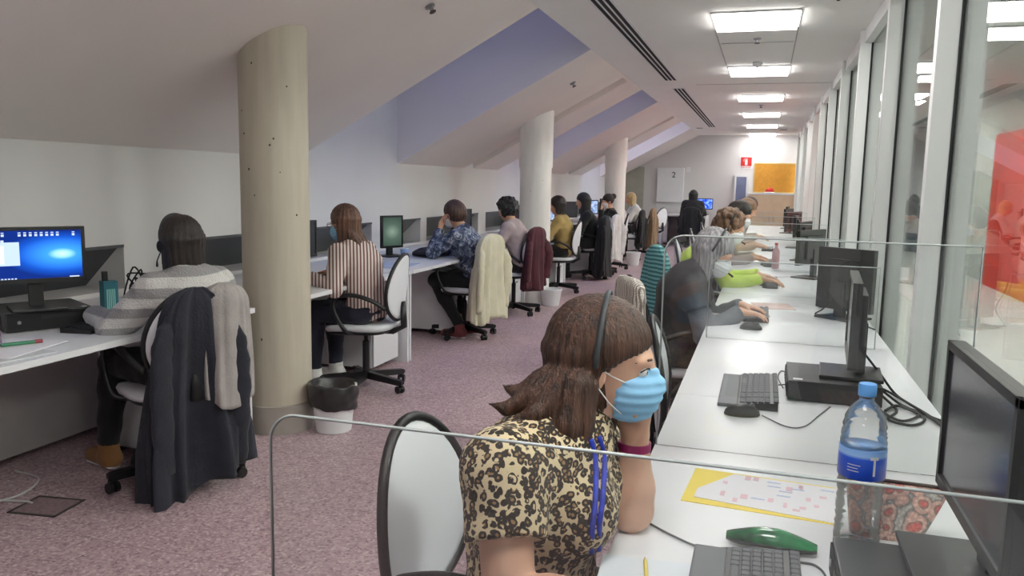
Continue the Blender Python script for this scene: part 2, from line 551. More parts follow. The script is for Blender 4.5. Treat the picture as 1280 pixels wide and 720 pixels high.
m_ofill = emis('outer_fill_lamp', (255, 252, 244), OUT_FILL_S)  # unseen panels, added to send more ambient light in through the glass
for k in range(7):
    t = thing('ceiling_light', 'added fill light panel over the room beyond the glass', 'ceiling light', (2.1, -1.0 + 3.2 * k, 2.9), 0, 'added fill light panels beyond the glass')
    MB().box(-0.31, 0.31, -0.31, 0.31, -0.02, 0).build('frame', m_whitep, t); MB().box(-0.3, 0.3, -0.3, 0.3, -0.028, -0.02).build('diffuser', m_ofill, t)
# ------------------------------------------------------------------ columns
m_conc = mat('column_concrete', (188, 180, 164), 0.55, var=0.06, scale=3.0, stretch=(6, 6, 0.6), bump=0.15, bscale=4)
m_colw = mat('column_paint', (240, 239, 236), 0.5, var=0.03, scale=4.0, stretch=(4, 4, 0.6))
def column(cx, cy, r, m, label, pits, collar):
    n = 64; mb = MB((cx, cy, 0)); loops = []
    for frac in (0, 1):
        loops.append([(cx + r * math.cos(2 * PI * k / n), cy + r * math.sin(2 * PI * k / n), 0.0 if frac == 0 else sl(cx + r * math.cos(2 * PI * k / n)) + 0.01) for k in range(n)])
    mb.ring(loops)
    o = mb.build('concrete_column', m, None, angle=40); o.location = (cx, cy, 0)
    tag(o, label, 'column', 'round columns along the sloping ceiling')
    mbp = MB()
    for ang, z, s in pits:
        mbp.ball((r * math.cos(ang), r * math.sin(ang), z), (s, s, s * 1.4), 5)
    mbp.build('surface_pits', mat('pit', (84, 76, 66), 0.9), o)
    if collar:
        ls = []
        for rr, zz in ((r + 0.012, collar), (r + 0.012, None)):
            ls.append([(rr * math.cos(2 * PI * k / n), rr * math.sin(2 * PI * k / n), zz if zz else sl(cx + rr * math.cos(2 * PI * k / n)) + 0.01) for k in range(n)])
        MB().ring(ls).build('upper_sleeve', m, o, angle=40)
    else:
        MB().lathe([(r + 0.006, 0), (r + 0.006, 0.16), (r, 0.165)], n=64).build('base_band', mat('band', (160, 154, 146), 0.6), o, angle=40)
    return o
rp_ = random.Random(3)
pits = [(R_(-60 + rp_.uniform(-60, 60)), rp_.uniform(0.5, 2.05), rp_.uniform(0.003, 0.006)) for _ in range(11)]
column(-2.64, 3.94, 0.187, m_conc, 'tall beige concrete column nearest the camera, beside the waste bin', pits, None)
column(-2.62, 9.27, 0.187, m_colw, 'white round column with a collar ring, middle of the three columns', pits[:4], 1.62)
column(-2.62, 14.6, 0.187, m_colw, 'furthest white round column, behind the seated people in black', pits[:2], 1.75)

# ------------------------------------------------------------------ ceiling fittings
m_lamp = emis('lamp_diffuser', (255, 252, 248), LAMP_S)
LY = [6.52 + 2.76 * k for k in range(-3, 6)]
ordn = {3: 'brightest and nearest square ceiling light panel above the glass wall aisle', 4: 'second square ceiling light from the camera in the row', 5: 'third square ceiling light from the camera in the row',
        6: 'fourth square ceiling light from the camera, third from the far wall', 7: 'square ceiling light next to last before the far wall', 8: 'smallest square ceiling light, closest to the far wall'}
for i, (lx, ly) in enumerate([(-0.14, q) for q in LY]):
    t = thing('ceiling_light', ordn.get(i, 'square light panel in the ceiling behind and above the camera'), 'ceiling light', (lx, ly, Z1), 0, 'square light panels in the flat ceiling')
    a = 0.30; fr = MB()
    for q in ((-a - .015, a + .015, -a - .015, -a), (-a - .015, a + .015, a, a + .015), (-a - .015, -a, -a, a), (a, a + .015, -a, a)):
        fr.box(q[0], q[1], q[2], q[3], -0.014, 0.001)
    fr.build('frame', m_whitep, t)
    MB().box(-a, a, -a, a, -0.034, 0.001).build('diffuser', m_lamp, t)
m_slot = mat('slot_black', (22, 22, 22), 0.9)
for ya, yb, lb in ((4.2, 10.0, 'long linear air diffuser with black slots running out of the top of the frame'), (10.85, 17.9, 'further linear air diffuser with black slots, towards the far wall')):
    t = thing('air_diffuser', lb, 'air vent', (-1.16, (ya + yb) / 2, Z1), 0, 'linear air diffusers'); h = (yb - ya) / 2
    MB().box(-0.085, 0.085, -h, h, -0.006, 0.001).build('frame', m_whitep, t)
    for k in (-1, 0, 1):
        MB().box(k * 0.048 - 0.014, k * 0.048 + 0.014, -h + 0.02, h - 0.02, -0.009, -0.002).build('slot', m_slot, t)
def ceil_small(name, label, cat, p, n=(0, 0, -1), kind=0):
    t = thing(name, label, cat, p); 
    if n[0]: t.rotation_euler = (0, -math.atan((Z1 - Z0) / (XF - XW)), 0)
    if kind == 0:
        MB().lathe([(0.032, 0.0), (0.032, -0.01), (0.014, -0.014), (0.012, -0.035), (0.005, -0.04)], n=16).build('body', m_chrome, t)
        MB().lathe([(0.022, -0.040), (0.022, -0.045)], n=12).build('deflector', mat('bronze', (70, 62, 60), 0.5, 0.5), t)
    elif kind == 1:
        MB().lathe([(0.05, 0.0), (0.05, -0.02), (0.035, -0.045), (0.0, -0.05)], n=24).build('body', m_whitep, t)
        MB().lathe([(0.012, -0.05), (0.010, -0.056)], n=10).build('indicator', m_dark, t)
    else:
        MB().lathe([(0.09, 0.0), (0.09, -0.008)], n=24).build('ring', m_whitep, t)
        MB().lathe([(0.07, -0.008), (0.07, -0.012)], n=24).build('grille', mat('vent_grey', (110, 108, 106), 0.7), t)
    return t
ceil_small('ceiling_sprinkler', 'small dark sprinkler head on the slope left of the near blue dormer', 'sprinkler', (-2.02, 4.68, sl(-2.02)), (1, 0, 0))
ceil_small('ceiling_sprinkler', 'tiny sprinkler on the slope between the near blue dormer and middle column', 'sprinkler', (-2.02, 8.5, sl(-2.02)), (1, 0, 0))
ceil_small('ceiling_sprinkler', 'sprinkler head just beyond the nearest square light panel', 'sprinkler', (-0.14, 7.35, Z1))
ceil_small('ceiling_sprinkler', 'sprinkler head between the second and third square light panels', 'sprinkler', (-0.14, 13.2, Z1))
ceil_small('smoke_detector', 'round detector right before the second square light panel', 'smoke detector', (-0.15, 8.75, Z1), kind=1)
ceil_small('smoke_detector', 'white round detector at the top edge right of the nearest light panel', 'smoke detector', (0.38, 5.75, Z1), kind=1)
ceil_small('ceiling_vent', 'round grey vent in the ceiling left before the far wall', 'vent', (-1.45, 18.2, Z1), kind=2)
ceil_small('ceiling_vent', 'round grey vent in the ceiling near the far right corner', 'vent', (0.3, 18.8, Z1), kind=2)
# thin access flap seams
for i, (a, b, c, d) in enumerate(((-0.45, 0.16, 7.55, 7.57), (-0.9, XG, 10.5, 10.515), (-0.47, -0.46, 6.9, 8.9), (0.17, 0.18, 6.9, 8.9))):
    struct('trim_%d' % (30 + i), MB().box(a, b, c, d, Z1 - 0.004, Z1), mat('seam_grey', (176, 175, 172), 0.8))
t = thing('dormer_fill_lamp', 'added strip lamp that brightens the furthest dormer well', 'lamp', (XW + 0.9, 16.55, 3.2))  # unseen strip, added to make this dormer well brighter
MB().box(-0.5, 0.5, -0.03, 0.03, 0.0, 0.05).build('body', m_whitep, t)
MB().box(-0.48, 0.48, -0.02, 0.02, -0.02, 0.0).build('tube', emis('dormer_fill_tube', (235, 238, 255), DORM_FILL_S), t)

# ------------------------------------------------------------------ far wall fittings
def wallbox(name, label, cat, x0, x1, z0, z1, d, m, fm=None, fw=0.03, inner=None):
    t = thing(name, label, cat, ((x0 + x1) / 2, YE, z0)); w_ = (x1 - x0) / 2; h = z1 - z0
    if fm is None:
        MB().box(-w_, w_, -d, 0, 0, h, bev=0.008).build('panel', m, t)
    else:
        MB().box(-w_ + fw, w_ - fw, -d + 0.006, 0, fw, h - fw).build('panel', m, t)
        fr = MB(); fr.box(-w_, w_, -d, 0, 0, fw).box(-w_, w_, -d, 0, h - fw, h).box(-w_, -w_ + fw, -d, 0, fw, h - fw).box(w_ - fw, w_, -d, 0, fw, h - fw)
        fr.build('frame', fm, t)
    return t
wallbox('notice_board', 'empty orange cork notice board with light frame on the far wall', 'notice board', -0.30, 0.69, 1.30, 2.03, 0.03, mat('cork', (190, 134, 46), 0.8, var=0.08, scale=14), mat('board_frame', (198, 176, 120), 0.5), 0.025)
t = wallbox('hose_cabinet', 'narrow blue-grey glazed cabinet in a white frame, left of the cork board', 'cabinet', -0.75, -0.41, 0.95, 1.73, 0.08, mat('cabinet_blue', (116, 124, 156), 0.25, var=0.12, scale=3), m_whitep, 0.05)
t = thing('fire_sign', 'small red and white fire extinguisher sign above the glazed cabinet', 'sign', (-0.49, YE, 1.88))
m_red = mat('sign_red', (196, 34, 30), 0.5); 
MB().box(-0.15, 0.15, -0.012, 0, 0, 0.30).build('plate', m_whitep, t)
MB().box(-0.13, 0.13, -0.015, -0.011, 0.07, 0.285).build('red_field', m_red, t)
g = MB(); g.box(-0.03, 0.03, -0.018, -0.014, 0.09, 0.21, bev=0.001); g.box(-0.012, 0.012, -0.018, -0.014, 0.21, 0.24)
g.tube([(0.0, -0.016, 0.235), (-0.03, -0.016, 0.25), (-0.055, -0.016, 0.225), (-0.06, -0.016, 0.18)], 0.006, 6); g.box(0.0, 0.035, -0.018, -0.014, 0.235, 0.247)
g.build('extinguisher_symbol', m_whitep, t)
g = MB()
for k in range(9): g.box(-0.115 + k * 0.026, -0.100 + k * 0.026, -0.014, -0.011, 0.025, 0.05)
g.build('caption', m_red, t)
t = wallbox('switch_cabinet', 'large flush white wall cabinet marked 2, left of the woman in black', 'cabinet', -2.64, -1.98, 1.02, 1.88, 0.10, m_whitep)
fc = bpy.data.curves.new('number', 'FONT'); fc.body = '2'; fc.size = 0.2; fc.align_x = 'CENTER'; fc.extrude = 0.003
tmp = bpy.data.objects.new('tmp', fc); COL.objects.link(tmp); bpy.context.view_layer.update(); me = bpy.data.meshes.new_from_object(tmp.evaluated_get(bpy.context.evaluated_depsgraph_get())); bpy.data.objects.remove(tmp)
me.materials.clear(); tx = link_mesh('number_mark', me, m_dark, t); tx.location = (0.08, -0.104, 0.62); tx.rotation_euler = (PI / 2, 0, 0)
wallbox('wall_socket_box', 'small pale square box at the right side of the white wall cabinet', 'box', -1.93, -1.84, 1.78, 1.90, 0.03, m_whitep)
# pale cupboard below the cork board
t = thing('low_cupboard', 'beige low cupboard with a white top under the cork board', 'cupboard', (0.17, YE - 0.27, 0))
m_beige = mat('beige_board', (214, 186, 158), 0.55, var=0.04)
MB().box(-0.55, 0.55, -0.2, 0.25, 0.08, 1.26).build('carcass', m_beige, t)
MB().box(-0.57, 0.57, -0.22, 0.25, 1.26, 1.30).build('top', m_white, t)
MB().box(-0.52, 0.52, -0.17, 0.24, 0, 0.08).build('plinth', m_greyp, t)
for s in (-1, 1):
    dd = MB().box(min(s * 0.003, s * 0.54), max(s * 0.003, s * 0.54), -0.218, -0.2, 0.1, 1.24, bev=0.003).build('door', m_beige, t)
    MB().box(s * 0.05 - 0.006, s * 0.05 + 0.006, -0.24, -0.218, 0.6, 0.75, bev=0.002).build('handle', m_chrome, dd)
# ------------------------------------------------------------------ swivel chairs
m_shell = mat('chair_white', (222, 224, 230), 0.5, var=0.02, scale=4)
m_seat = mat('seat_vinyl', (214, 216, 222), 0.55, var=0.04, scale=9)
def make_chair(label, sz=0.47, bz=0.72, seatm=None, arms=True):
    t = thing('office_chair', label, 'chair', (0, 0, 0), 0, 'white swivel chairs with black rims')
    MB().lathe([(0.03, 0.07), (0.034, 0.08), (0.034, 0.11), (0.024, 0.12), (0.024, sz - 0.14), (0.014, sz - 0.13), (0.014, sz - 0.06), (0.04, sz - 0.055)], n=16).build('gas_lift', m_black, t, angle=40)
    for k in range(5):
        a = 2 * PI * k / 5 + 0.3; c, s = math.cos(a), math.sin(a)
        b = MB(); M = Matrix.Rotation(a, 4, 'Z')
        b.prism([(0.02, 0.12), (0.02, 0.07), (0.30, 0.055), (0.315, 0.065), (0.315, 0.085), (0.30, 0.092)], -0.018, 0.018, 'y', M)
        lg = b.build('leg', m_black, t)
        w_ = MB((0, 0, 0)); M2 = Matrix.Translation((0.30 * c, 0.30 * s, 0)) @ Matrix.Rotation(a + 0.9 + k, 4, 'Z')
        for sd in (-1, 1):
            w_.tube([(0.012, sd * 0.008, 0.026), (0.012, sd * 0.024, 0.026)], 0.026, 14, M=M2)
        w_.box(-0.012, 0.02, -0.008, 0.008, 0.03, 0.06, M=M2)
        w_.build('caster', m_black, lg, angle=40)
    sb = bmesh.new()
    # seat cushion: rounded superellipse, waterfall front
    def loop(hx, hy, z, dx=0.0, e=3.2, n=36):
        o = []
        for k in range(n):
            th = 2 * PI * k / n; cc, ss = math.cos(th), math.sin(th)
            x = hx * (abs(cc) ** (2 / e)) * (1 if cc >= 0 else -1) + dx
            yv = hy * (abs(ss) ** (2 / e)) * (1 if ss >= 0 else -1)
            o.append((x, yv, z - (0.02 * max(0, x / hx) ** 3)))
        return o
    sb.free()
    MB().ring([loop(0.20, 0.20, sz - 0.045, 0.02), loop(0.225, 0.225, sz - 0.035, 0.02), loop(0.235, 0.232, sz - 0.015, 0.02), loop(0.225, 0.222, sz + 0.002, 0.02), loop(0.18, 0.18, sz + 0.007, 0.02)]).build('seat', seatm or m_seat, t, True)
    MB().ring([loop(0.10, 0.10, sz - 0.075, 0.0), loop(0.20, 0.205, sz - 0.06, 0.02), loop(0.226, 0.226, sz - 0.038, 0.02)]).build('seat_shell', m_black, t, True)
    # oval backrest, dished
    hw, hh, n = 0.205, 0.225, 40
    def bp(th, r, off=0.0):
        yv = hw * r * math.cos(th); zv = hh * r * math.sin(th); yv *= (1 - 0.10 * math.sin(th) * r)
        return (-0.235 - 0.10 * zv - 0.02 + off + 0.9 * yv * yv, yv, bz + zv)
    front = [[bp(2 * PI * k / n, r, 0.012 * (1 - r ** 4)) for k in range(n)] for r in (0.05, 0.35, 0.65, 0.88, 0.97)]
    back = [[bp(2 * PI * k / n, r, -0.012 - 0.008 * (1 - r ** 2)) for k in range(n)] for r in (0.97, 0.88, 0.65, 0.35, 0.05)]
    MB().ring(front + back).build('backrest', m_shell, t, True)
    MB().tube([bp(2 * PI * k / n, 1.0, -0.003) for k in range(n)], 0.0125, 10, closed=True).build('back_rim', m_black, t, True)
    MB().tube([(-0.02, 0, sz - 0.06), (-0.20, 0, sz - 0.06), (-0.275, 0, sz - 0.02), (-0.27, 0, bz - 0.1)], [0.02, 0.02, 0.022, 0.016], 10, flat=1.6).build('back_bracket', m_black, t, True)
    if arms:
        for s in (-1, 1):
            p = curve_pts([(0.02, s * 0.20, sz - 0.05), (0.05, s * 0.265, sz - 0.02), (0.12, s * 0.275, sz + 0.12), (0.10, s * 0.27, sz + 0.20), (-0.02, s * 0.265, sz + 0.215), (-0.14, s * 0.25, sz + 0.18), (-0.21, s * 0.20, sz + 0.12)], 30)
            MB().tube(p, 0.0125, 8, flat=1.3).build('armrest', m_black, t, True)
    return t
_first = None
def chair(x, y, yaw, label, sz=0.47, bz=0.72):
    global _first
    if (sz, bz) == (0.47, 0.72):
        if _first is None: _first = make_chair(label)
        t = _first if 'used' not in globals() else copy_tree(_first)
        globals()['used'] = True
    else: t = make_chair(label, sz, bz)
    t['label'] = label
    t.location = (x, y, 0); t.rotation_euler = (0, 0, R_(yaw))
    return t

# ------------------------------------------------------------------ desks
DZ = 0.735
m_modesty = mat('modesty_grey', (214, 212, 212), 0.7, var=0.03)
def desk(x0, x1, ya, yb, label, back, group):
    """back = x of the wall side"""
    t = thing('desk', label, 'desk', ((x0 + x1) / 2, (ya + yb) / 2, 0), 0, group)
    ox, oy = (x0 + x1) / 2, (ya + yb) / 2; hx, hy = (x1 - x0) / 2, (yb - ya) / 2 - 0.001
    MB().box(-hx, hx, -hy, hy, DZ - 0.028, DZ, bev=0.003).build('worktop', m_white, t)
    for s in (-1, 1):
        MB().box(-hx + 0.03, hx - 0.03, min(s * (hy - 0.004), s * (hy - 0.03)), max(s * (hy - 0.004), s * (hy - 0.03)), 0, DZ - 0.028).build('side_panel', m_white, t)
    bx = (hx - 0.10) if back > ox else (-hx + 0.10)
    MB().box(bx - 0.01, bx + 0.01, -hy + 0.03, hy - 0.03, 0.02, DZ - 0.03).build('modesty_panel', m_modesty, t)
    return t
LD = [(0.28, 1.88), (1.89, 3.70), (4.16, 5.76), (5.77, 7.37), (7.38, 9.03), (9.5, 11.0), (11.01, 12.6), (12.61, 14.2), (14.95, 16.5), (16.51, 18.1)]
LN = ['partly cropped white desk at the bottom left corner of the view', 'white desk with the lit blue monitor, left of the beige column', 'white desk right after the beige column, where the striped shirt woman sits', 'white desk of the woman in the blue patterned blouse',
      'white desk just before the middle white column', 'white desk just behind the middle white column', 'white desk of the woman with long black hair on the left', 'white desk before the furthest column', 'white desk behind the furthest column', 'last white desk on the left side']
for (a, b), l in zip(LD, LN): desk(-3.655, -2.62, a, b, l, -4, 'white desks along the left wall')
RN = ['white desk closest to the camera, where the leopard print woman leans', 'white desk with yellow-edged sheet and keyboard beside the glass wall', 'empty-seat white desk with coiled cables by the glass wall', 'white desk where the grey-haired woman types', 'white desk of the person in lime green', 'white desk behind the lime green sweater', 'distant white desk by the glass wall, sixth from the camera',
      'distant white desk by the glass wall, seventh from the camera', 'distant white desk by the glass wall, eighth from the camera', 'furthest white desk of the glass wall row']
RD = [-0.48 + 1.6 * k for k in range(10)]
for k, a in enumerate(RD): desk(-0.25, 0.57, a, a + 1.6, RN[k], 1, 'white desks along the glass wall')
t = desk(-0.62, 0.62, -0.32, 0.32, 'long white desk against the far wall where the woman in black sits', 1, None)
t.rotation_euler = (0, 0, PI / 2); t.location = (-1.85, YE - 0.65, 0); t.scale = (1, 1.7, 1)

def pedestal(x, y, label, yaw=0, top=False):
    t = thing('drawer_pedestal', label, 'drawer unit', (x, y, 0), R_(yaw), 'white drawer pedestals')
    MB().box(-0.28, 0.27, -0.21, 0.21, 0.04, 0.60, bev=0.004).build('carcass', m_whitep, t)
    for k, (a, b) in enumerate(((0.05, 0.32), (0.325, 0.455), (0.46, 0.59))):
        d = MB().box(0.271, 0.288, -0.207, 0.207, a, b, bev=0.003).build('drawer', m_white, t)
        MB().box(0.288, 0.296, -0.06, 0.06, b - 0.03, b - 0.018).build('handle', m_greyp, d)
    MB().cyl((0.287, 0.16, 0.545), (0.293, 0.16, 0.545), 0.012, n=12).build('lock', m_dark, t)
    for sx_ in (-0.2, 0.2):
        for sy in (-0.16, 0.16):
            MB().tube([(sx_, sy - 0.01, 0.022), (sx_, sy + 0.01, 0.022)], 0.022, 10).build('caster', m_dark, t)
    return t
pedestal(-3.0, 5.48, 'white three-drawer pedestal behind the white chair of the striped shirt woman')
pedestal(-2.96, 3.44, 'white pedestal partly hidden behind the dark hanging jacket, left of the beige column')
pedestal(-3.0, 7.12, 'white pedestal behind the cream coat chair')
pedestal(-2.98, 8.78, 'white pedestal under the desk before the middle column')
pedestal(-2.95, 10.75, 'white pedestal just right of the middle column')
pedestal(-2.95, 13.9, 'white pedestal next to the bare chair before the furthest column')
pedestal(-2.95, 16.2, 'white pedestal behind the furthest column')
pedestal(-2.45, YE - 0.66, 'white pedestal under the far wall desk', -90)

# ------------------------------------------------------------------ desk equipment
def screen_mat(name, kind):
    m = bpy.data.materials.new(name); MATS[name] = m; nt, out = nodes(m)
    if kind == 'off':
        p = N(nt, 'ShaderNodeBsdfPrincipled', Roughness=0.16); p.inputs['Base Color'].default_value = lin((66, 68, 76))
        nt.links.new(p.outputs[0], out.inputs[0]); return m
    tc = N(nt, 'ShaderNodeTexCoord'); mp = N(nt, 'ShaderNodeMapping'); nt.links.new(tc.outputs['Object'], mp.inputs[0])
    if kind == 'blue':
        mp.inputs['Location'].default_value = (0, -0.46, -0.02); mp.inputs['Scale'].default_value = (0, 4.2, 9.5)
        gr = N(nt, 'ShaderNodeTexGradient', gradient_type='SPHERICAL'); nt.links.new(mp.outputs[0], gr.inputs[0])
        r = ramp(nt, gr.outputs['Fac'], [(0.0, lin((14, 36, 104))), (0.25, lin((18, 66, 160))), (0.75, lin((50, 130, 220))), (1.0, lin((170, 225, 250)))])
        s_ = 1.15
    elif kind == 'green':
        mp.inputs['Scale'].default_value = (0, 5.5, 7)
        gr = N(nt, 'ShaderNodeTexGradient', gradient_type='SPHERICAL'); nt.links.new(mp.outputs[0], gr.inputs[0])
        r = ramp(nt, gr.outputs['Fac'], [(0.0, lin((66, 84, 76))), (0.5, lin((88, 108, 96))), (1.0, lin((140, 162, 146)))])
        s_ = 0.55
    else:
        mp.inputs['Scale'].default_value = (0, 6, 6)
        gr = N(nt, 'ShaderNodeTexNoise', Scale=3.0); nt.links.new(mp.outputs[0], gr.inputs[0])
        r = ramp(nt, gr.outputs['Fac'], [(0.4, lin((20, 50, 200))), (0.62, lin((120, 160, 240)))]) if kind == 'royal' else ramp(nt, gr.outputs['Fac'], [(0.4, lin((90, 110, 150))), (0.62, lin((160, 176, 205)))])
        s_ = 1.0
    e = N(nt, 'ShaderNodeEmission', Strength=s_); nt.links.new(r.outputs[0], e.inputs[0]); nt.links.new(e.outputs[0], out.inputs[0])
    return m
S_OFF = screen_mat('screen_dark', 'off')
def monitor(x, y, z, yaw, label, w=0.45, h=0.29, scr=None, stand=0.11, group='desk monitors', tilt=0.0, foot=True, fancy=False):
    t = thing('monitor', label, 'monitor', (x, y, z), R_(yaw), group)
    a, b = w / 2, h; zc_ = stand + h / 2
    T = Matrix.Translation((0, 0, zc_)) @ Matrix.Rotation(R_(-tilt), 4, 'Y')
    f = MB()
    bz_ = 0.016
    f.box(-0.022, 0.0, -a, a, -h / 2, h / 2, M=T, bev=0.003)
    f.box(-0.045, -0.02, -a * 0.6, a * 0.6, -h * 0.33, h * 0.33, M=T, bev=0.008)
    fr = f.build('housing', m_black, t)
    e = MB()
    for q in ((-a, a, -h / 2, -h / 2 + bz_ * 1.3), (-a, a, h / 2 - bz_, h / 2), (-a, -a + bz_, -h / 2, h / 2), (a - bz_, a, -h / 2, h / 2)):
        e.box(-0.002, 0.008, q[0], q[1], q[2], q[3], M=T, bev=0.0015)
    e.build('bezel', m_black, t)
    sc = MB((0, 0, 0)); sc.box(0.0, 0.003, -a + bz_, a - bz_, -h / 2 + bz_, h / 2 - bz_)
    so = sc.build('screen', scr or S_OFF, t); so.matrix_local = T
    if fancy:
        g = MB(); g.box(0.0032, 0.0042, -a + 0.026, -a + 0.145, -0.045, 0.06)
        win = g.build('open_window', emis('window_glow', (176, 196, 222), 0.9), so)
        MB().box(0.0043, 0.0048, -a + 0.03, -a + 0.085, -0.035, 0.045).build('window_list', emis('list_glow', (222, 230, 242), 0.95), so)
        g = MB()
        for k in range(16):
            if k in (3, 4, 13, 14): continue
            yy = -a + 0.035 + k * 0.0215
            g.box(0.0032, 0.004, yy, yy + 0.011, h / 2 - 0.042, h / 2 - 0.032)
            g.box(0.0032, 0.004, yy, yy + 0.011, h / 2 - 0.028, h / 2 - 0.024)
        for yy in (-a + 0.035, -a + 0.075): g.box(0.0032, 0.004, yy, yy + 0.012, h / 2 - 0.072, h / 2 - 0.058)
        g.build('desktop_icons', emis('icon_glow', (190, 205, 230), 0.8), so)
        g = MB()
        for k in range(8): g.box(0.0032, 0.004, -a + 0.03 + k * 0.013, -a + 0.038 + k * 0.013, -h / 2 + 0.02, -h / 2 + 0.026)
        g.box(0.0032, 0.004, a - 0.07, a - 0.03, -h / 2 + 0.02, -h / 2 + 0.026)
        g.build('taskbar_icons', MATS['icon_glow'], so)
    s = MB(); s.box(-0.055, -0.025, -0.03, 0.03, 0.008, stand + h * 0.45, bev=0.004)
    s.build('stand_pole', m_black, t)
    if foot:
        MB().box(-0.11, 0.09, -0.11, 0.11, 0.0, 0.012, bev=0.004).build('stand_foot', m_black, t)
    return t
def pc_case(x, y, z, yaw, label, sx_, sy, h):
    t = thing('computer_case', label, 'computer', (x, y, z), R_(yaw), 'flat black desktop computers')
    MB().box(-sx_ / 2, sx_ / 2, -sy / 2, sy / 2, 0.004, h, bev=0.003).build('case', m_black, t)
    g = MB(); f = -sx_ / 2
    g.box(f - 0.004, f + 0.001, -sy / 2 + 0.01, sy / 2 - 0.01, 0.012, h - 0.008, bev=0.001)
    fp = g.build('front_panel', m_black_matt, t)
    MB().box(f - 0.0055, f - 0.003, -sy * 0.35, sy * 0.1, h * 0.6, h * 0.78).build('drive_tray', m_black, fp)
    MB().cyl((f - 0.006, sy * 0.35, h * 0.5), (f - 0.003, sy * 0.35, h * 0.5), 0.008, n=12).build('power_button', m_chrome, fp)
    g = MB()
    for k in range(6): g.box(-sx_ * 0.3 + k * 0.012, -sx_ * 0.3 + k * 0.012 + 0.006, sy / 2 - 0.001, sy / 2 + 0.0008, h * 0.3, h * 0.8)
    for k in range(6): g.box(-sx_ * 0.3 + k * 0.012, -sx_ * 0.3 + k * 0.012 + 0.006, -sy / 2 - 0.0008, -sy / 2 + 0.001, h * 0.3, h * 0.8)
    g.build('vent_slots', m_dark, t)
    for sx2 in (-1, 1):
        for sy2 in (-1, 1):
            MB().cyl((sx2 * sx_ * 0.4, sy2 * sy * 0.4, 0), (sx2 * sx_ * 0.4, sy2 * sy * 0.4, 0.005), 0.01, n=10).build('rubber_foot', m_dark, t)
    MB().box(-sx_ / 2 + 0.015, -sx_ / 2 + 0.045, -sy / 2 + 0.02, -sy / 2 + 0.04, h, h + 0.0006).build('badge', m_whitep, t)
    return t
m_key = mat('key_grey', (78, 80, 86), 0.5, var=0.05)
def keyboard(x, y, z, yaw, label, L=0.44, W=0.15, rest=True, dark=False, detail=True):
    """length along local y, typist on local -x"""
    t = thing('keyboard', label, 'keyboard', (x, y, z), R_(yaw), 'desk keyboards')
    MB().prism([(-W / 2, 0.0), (W / 2, 0.0), (W / 2, 0.026), (-W / 2, 0.014)], -L / 2, L / 2, 'y').build('body', m_black, t)
    if rest:
        MB().box(-W / 2 - 0.062, -W / 2, -L / 2, L / 2, 0.0, 0.012, bev=0.004).build('palm_rest', mat('palm_rest', (92, 94, 100), 0.5), t)
    def zt(xx): return 0.014 + (xx + W / 2) / W * 0.012
    g = MB(); rows = 6; pitch = 0.019
    blocks = [(-L / 2 + 0.01, 15), (-L / 2 + 0.305, 3), (-L / 2 + 0.37, 3)] if detail else [(-L / 2 + 0.01, 21)]
    for r in range(rows):
        xx = -W / 2 + 0.016 + r * pitch + (0.008 if r == 5 else 0)
        for (y0, n) in blocks:
            k = 0
            while k < n:
                wd = 5 if (r == 0 and y0 < -L / 2 + 0.02 and k == 4) else 1
                ya = -(y0 + k * 0.0192)
                g.box(xx - 0.008, xx + 0.008, ya - wd * 0.0192 + 0.0025, ya, zt(xx) - 0.001, zt(xx) + 0.006, bev=0.0015 if detail else 0, seg=1)
                k += wd
    g.build('keys', m_key if not dark else m_black_matt, t)
    return t
def mouse(x, y, z, yaw, label, m=None):
    t = thing('computer_mouse', label, 'mouse', (x, y, z), R_(yaw), 'computer mice')
    g = MB(); loops = []
    for q in (0.0, 0.35, 0.75, 1.0):
        s = math.sqrt(1 - q * q * 0.92); hgt = 0.003 + 0.033 * q
        loops.append([(0.055 * s * math.cos(2 * PI * k / 28) * (1 if q < .9 else .6), 0.031 * s * math.sin(2 * PI * k / 28), hgt) for k in range(28)])
    g.ring([[(v[0] * .96, v[1] * .96, 0) for v in loops[0]]] + loops).build('body', m or m_black, t, True)
    MB().cyl((0.03, -0.004, 0.03), (0.03, 0.004, 0.03), 0.008, n=14).build('scroll_wheel', m_greyp, t)
    return t
def cable(pts, r, label, m=None, name='cable', n=60, group=None):
    o = MB().tube(curve_pts(pts, n), r, 7).build(name, m or m_black_matt, None, True)
    return tag(o, label, 'cable', group)
def perspex(y, x0, x1, z1, label, rnd=0.05):
    t = thing('perspex_screen', label, 'desk divider', ((x0 + x1) / 2, y, DZ), 0, 'clear desk divider screens')
    cx = (x0 + x1) / 2; hw = (x1 - x0) / 2; h = z1 - DZ
    ol = [(-hw, 0.002)]
    ol += [(-hw + rnd - rnd * math.cos(a), h - rnd + rnd * math.sin(a)) for a in [PI / 2 * i / 8 for i in range(9)]]
    ol += [(hw, h), (hw, 0.002)]
    MB().prism(ol, -0.0025, 0.0025, 'y').build('pane', m_perspex, t)
    pth = [(p[0], 0, p[1]) for p in ol]
    MB().tube(pth, 0.0027, 6).build('polished_edge', m_pedge, t, True)
    return t
perspex(1.15, -0.79, 0.5, 1.04, 'wide clear perspex divider in front of the leopard print woman')
perspex(2.14, -0.245, 0.5, 1.31, 'tall clear perspex divider behind the yellow-edged sheet')
perspex(3.80, -0.225, 0.5, 1.10, 'clear perspex divider in front of the grey-haired woman')
perspex(5.45, -0.27, 0.5, 1.12, 'clear perspex divider between the grey-haired woman and the lime sweater')
perspex(7.10, -0.27, 0.5, 1.14, 'clear perspex divider just behind the lime sweater')
perspex(8.75, -0.27, 0.5, 1.14, 'distant clear perspex divider, second beyond the lime green sweater')
perspex(10.35, -0.27, 0.5, 1.14, 'furthest clear perspex divider on the glass wall desks')

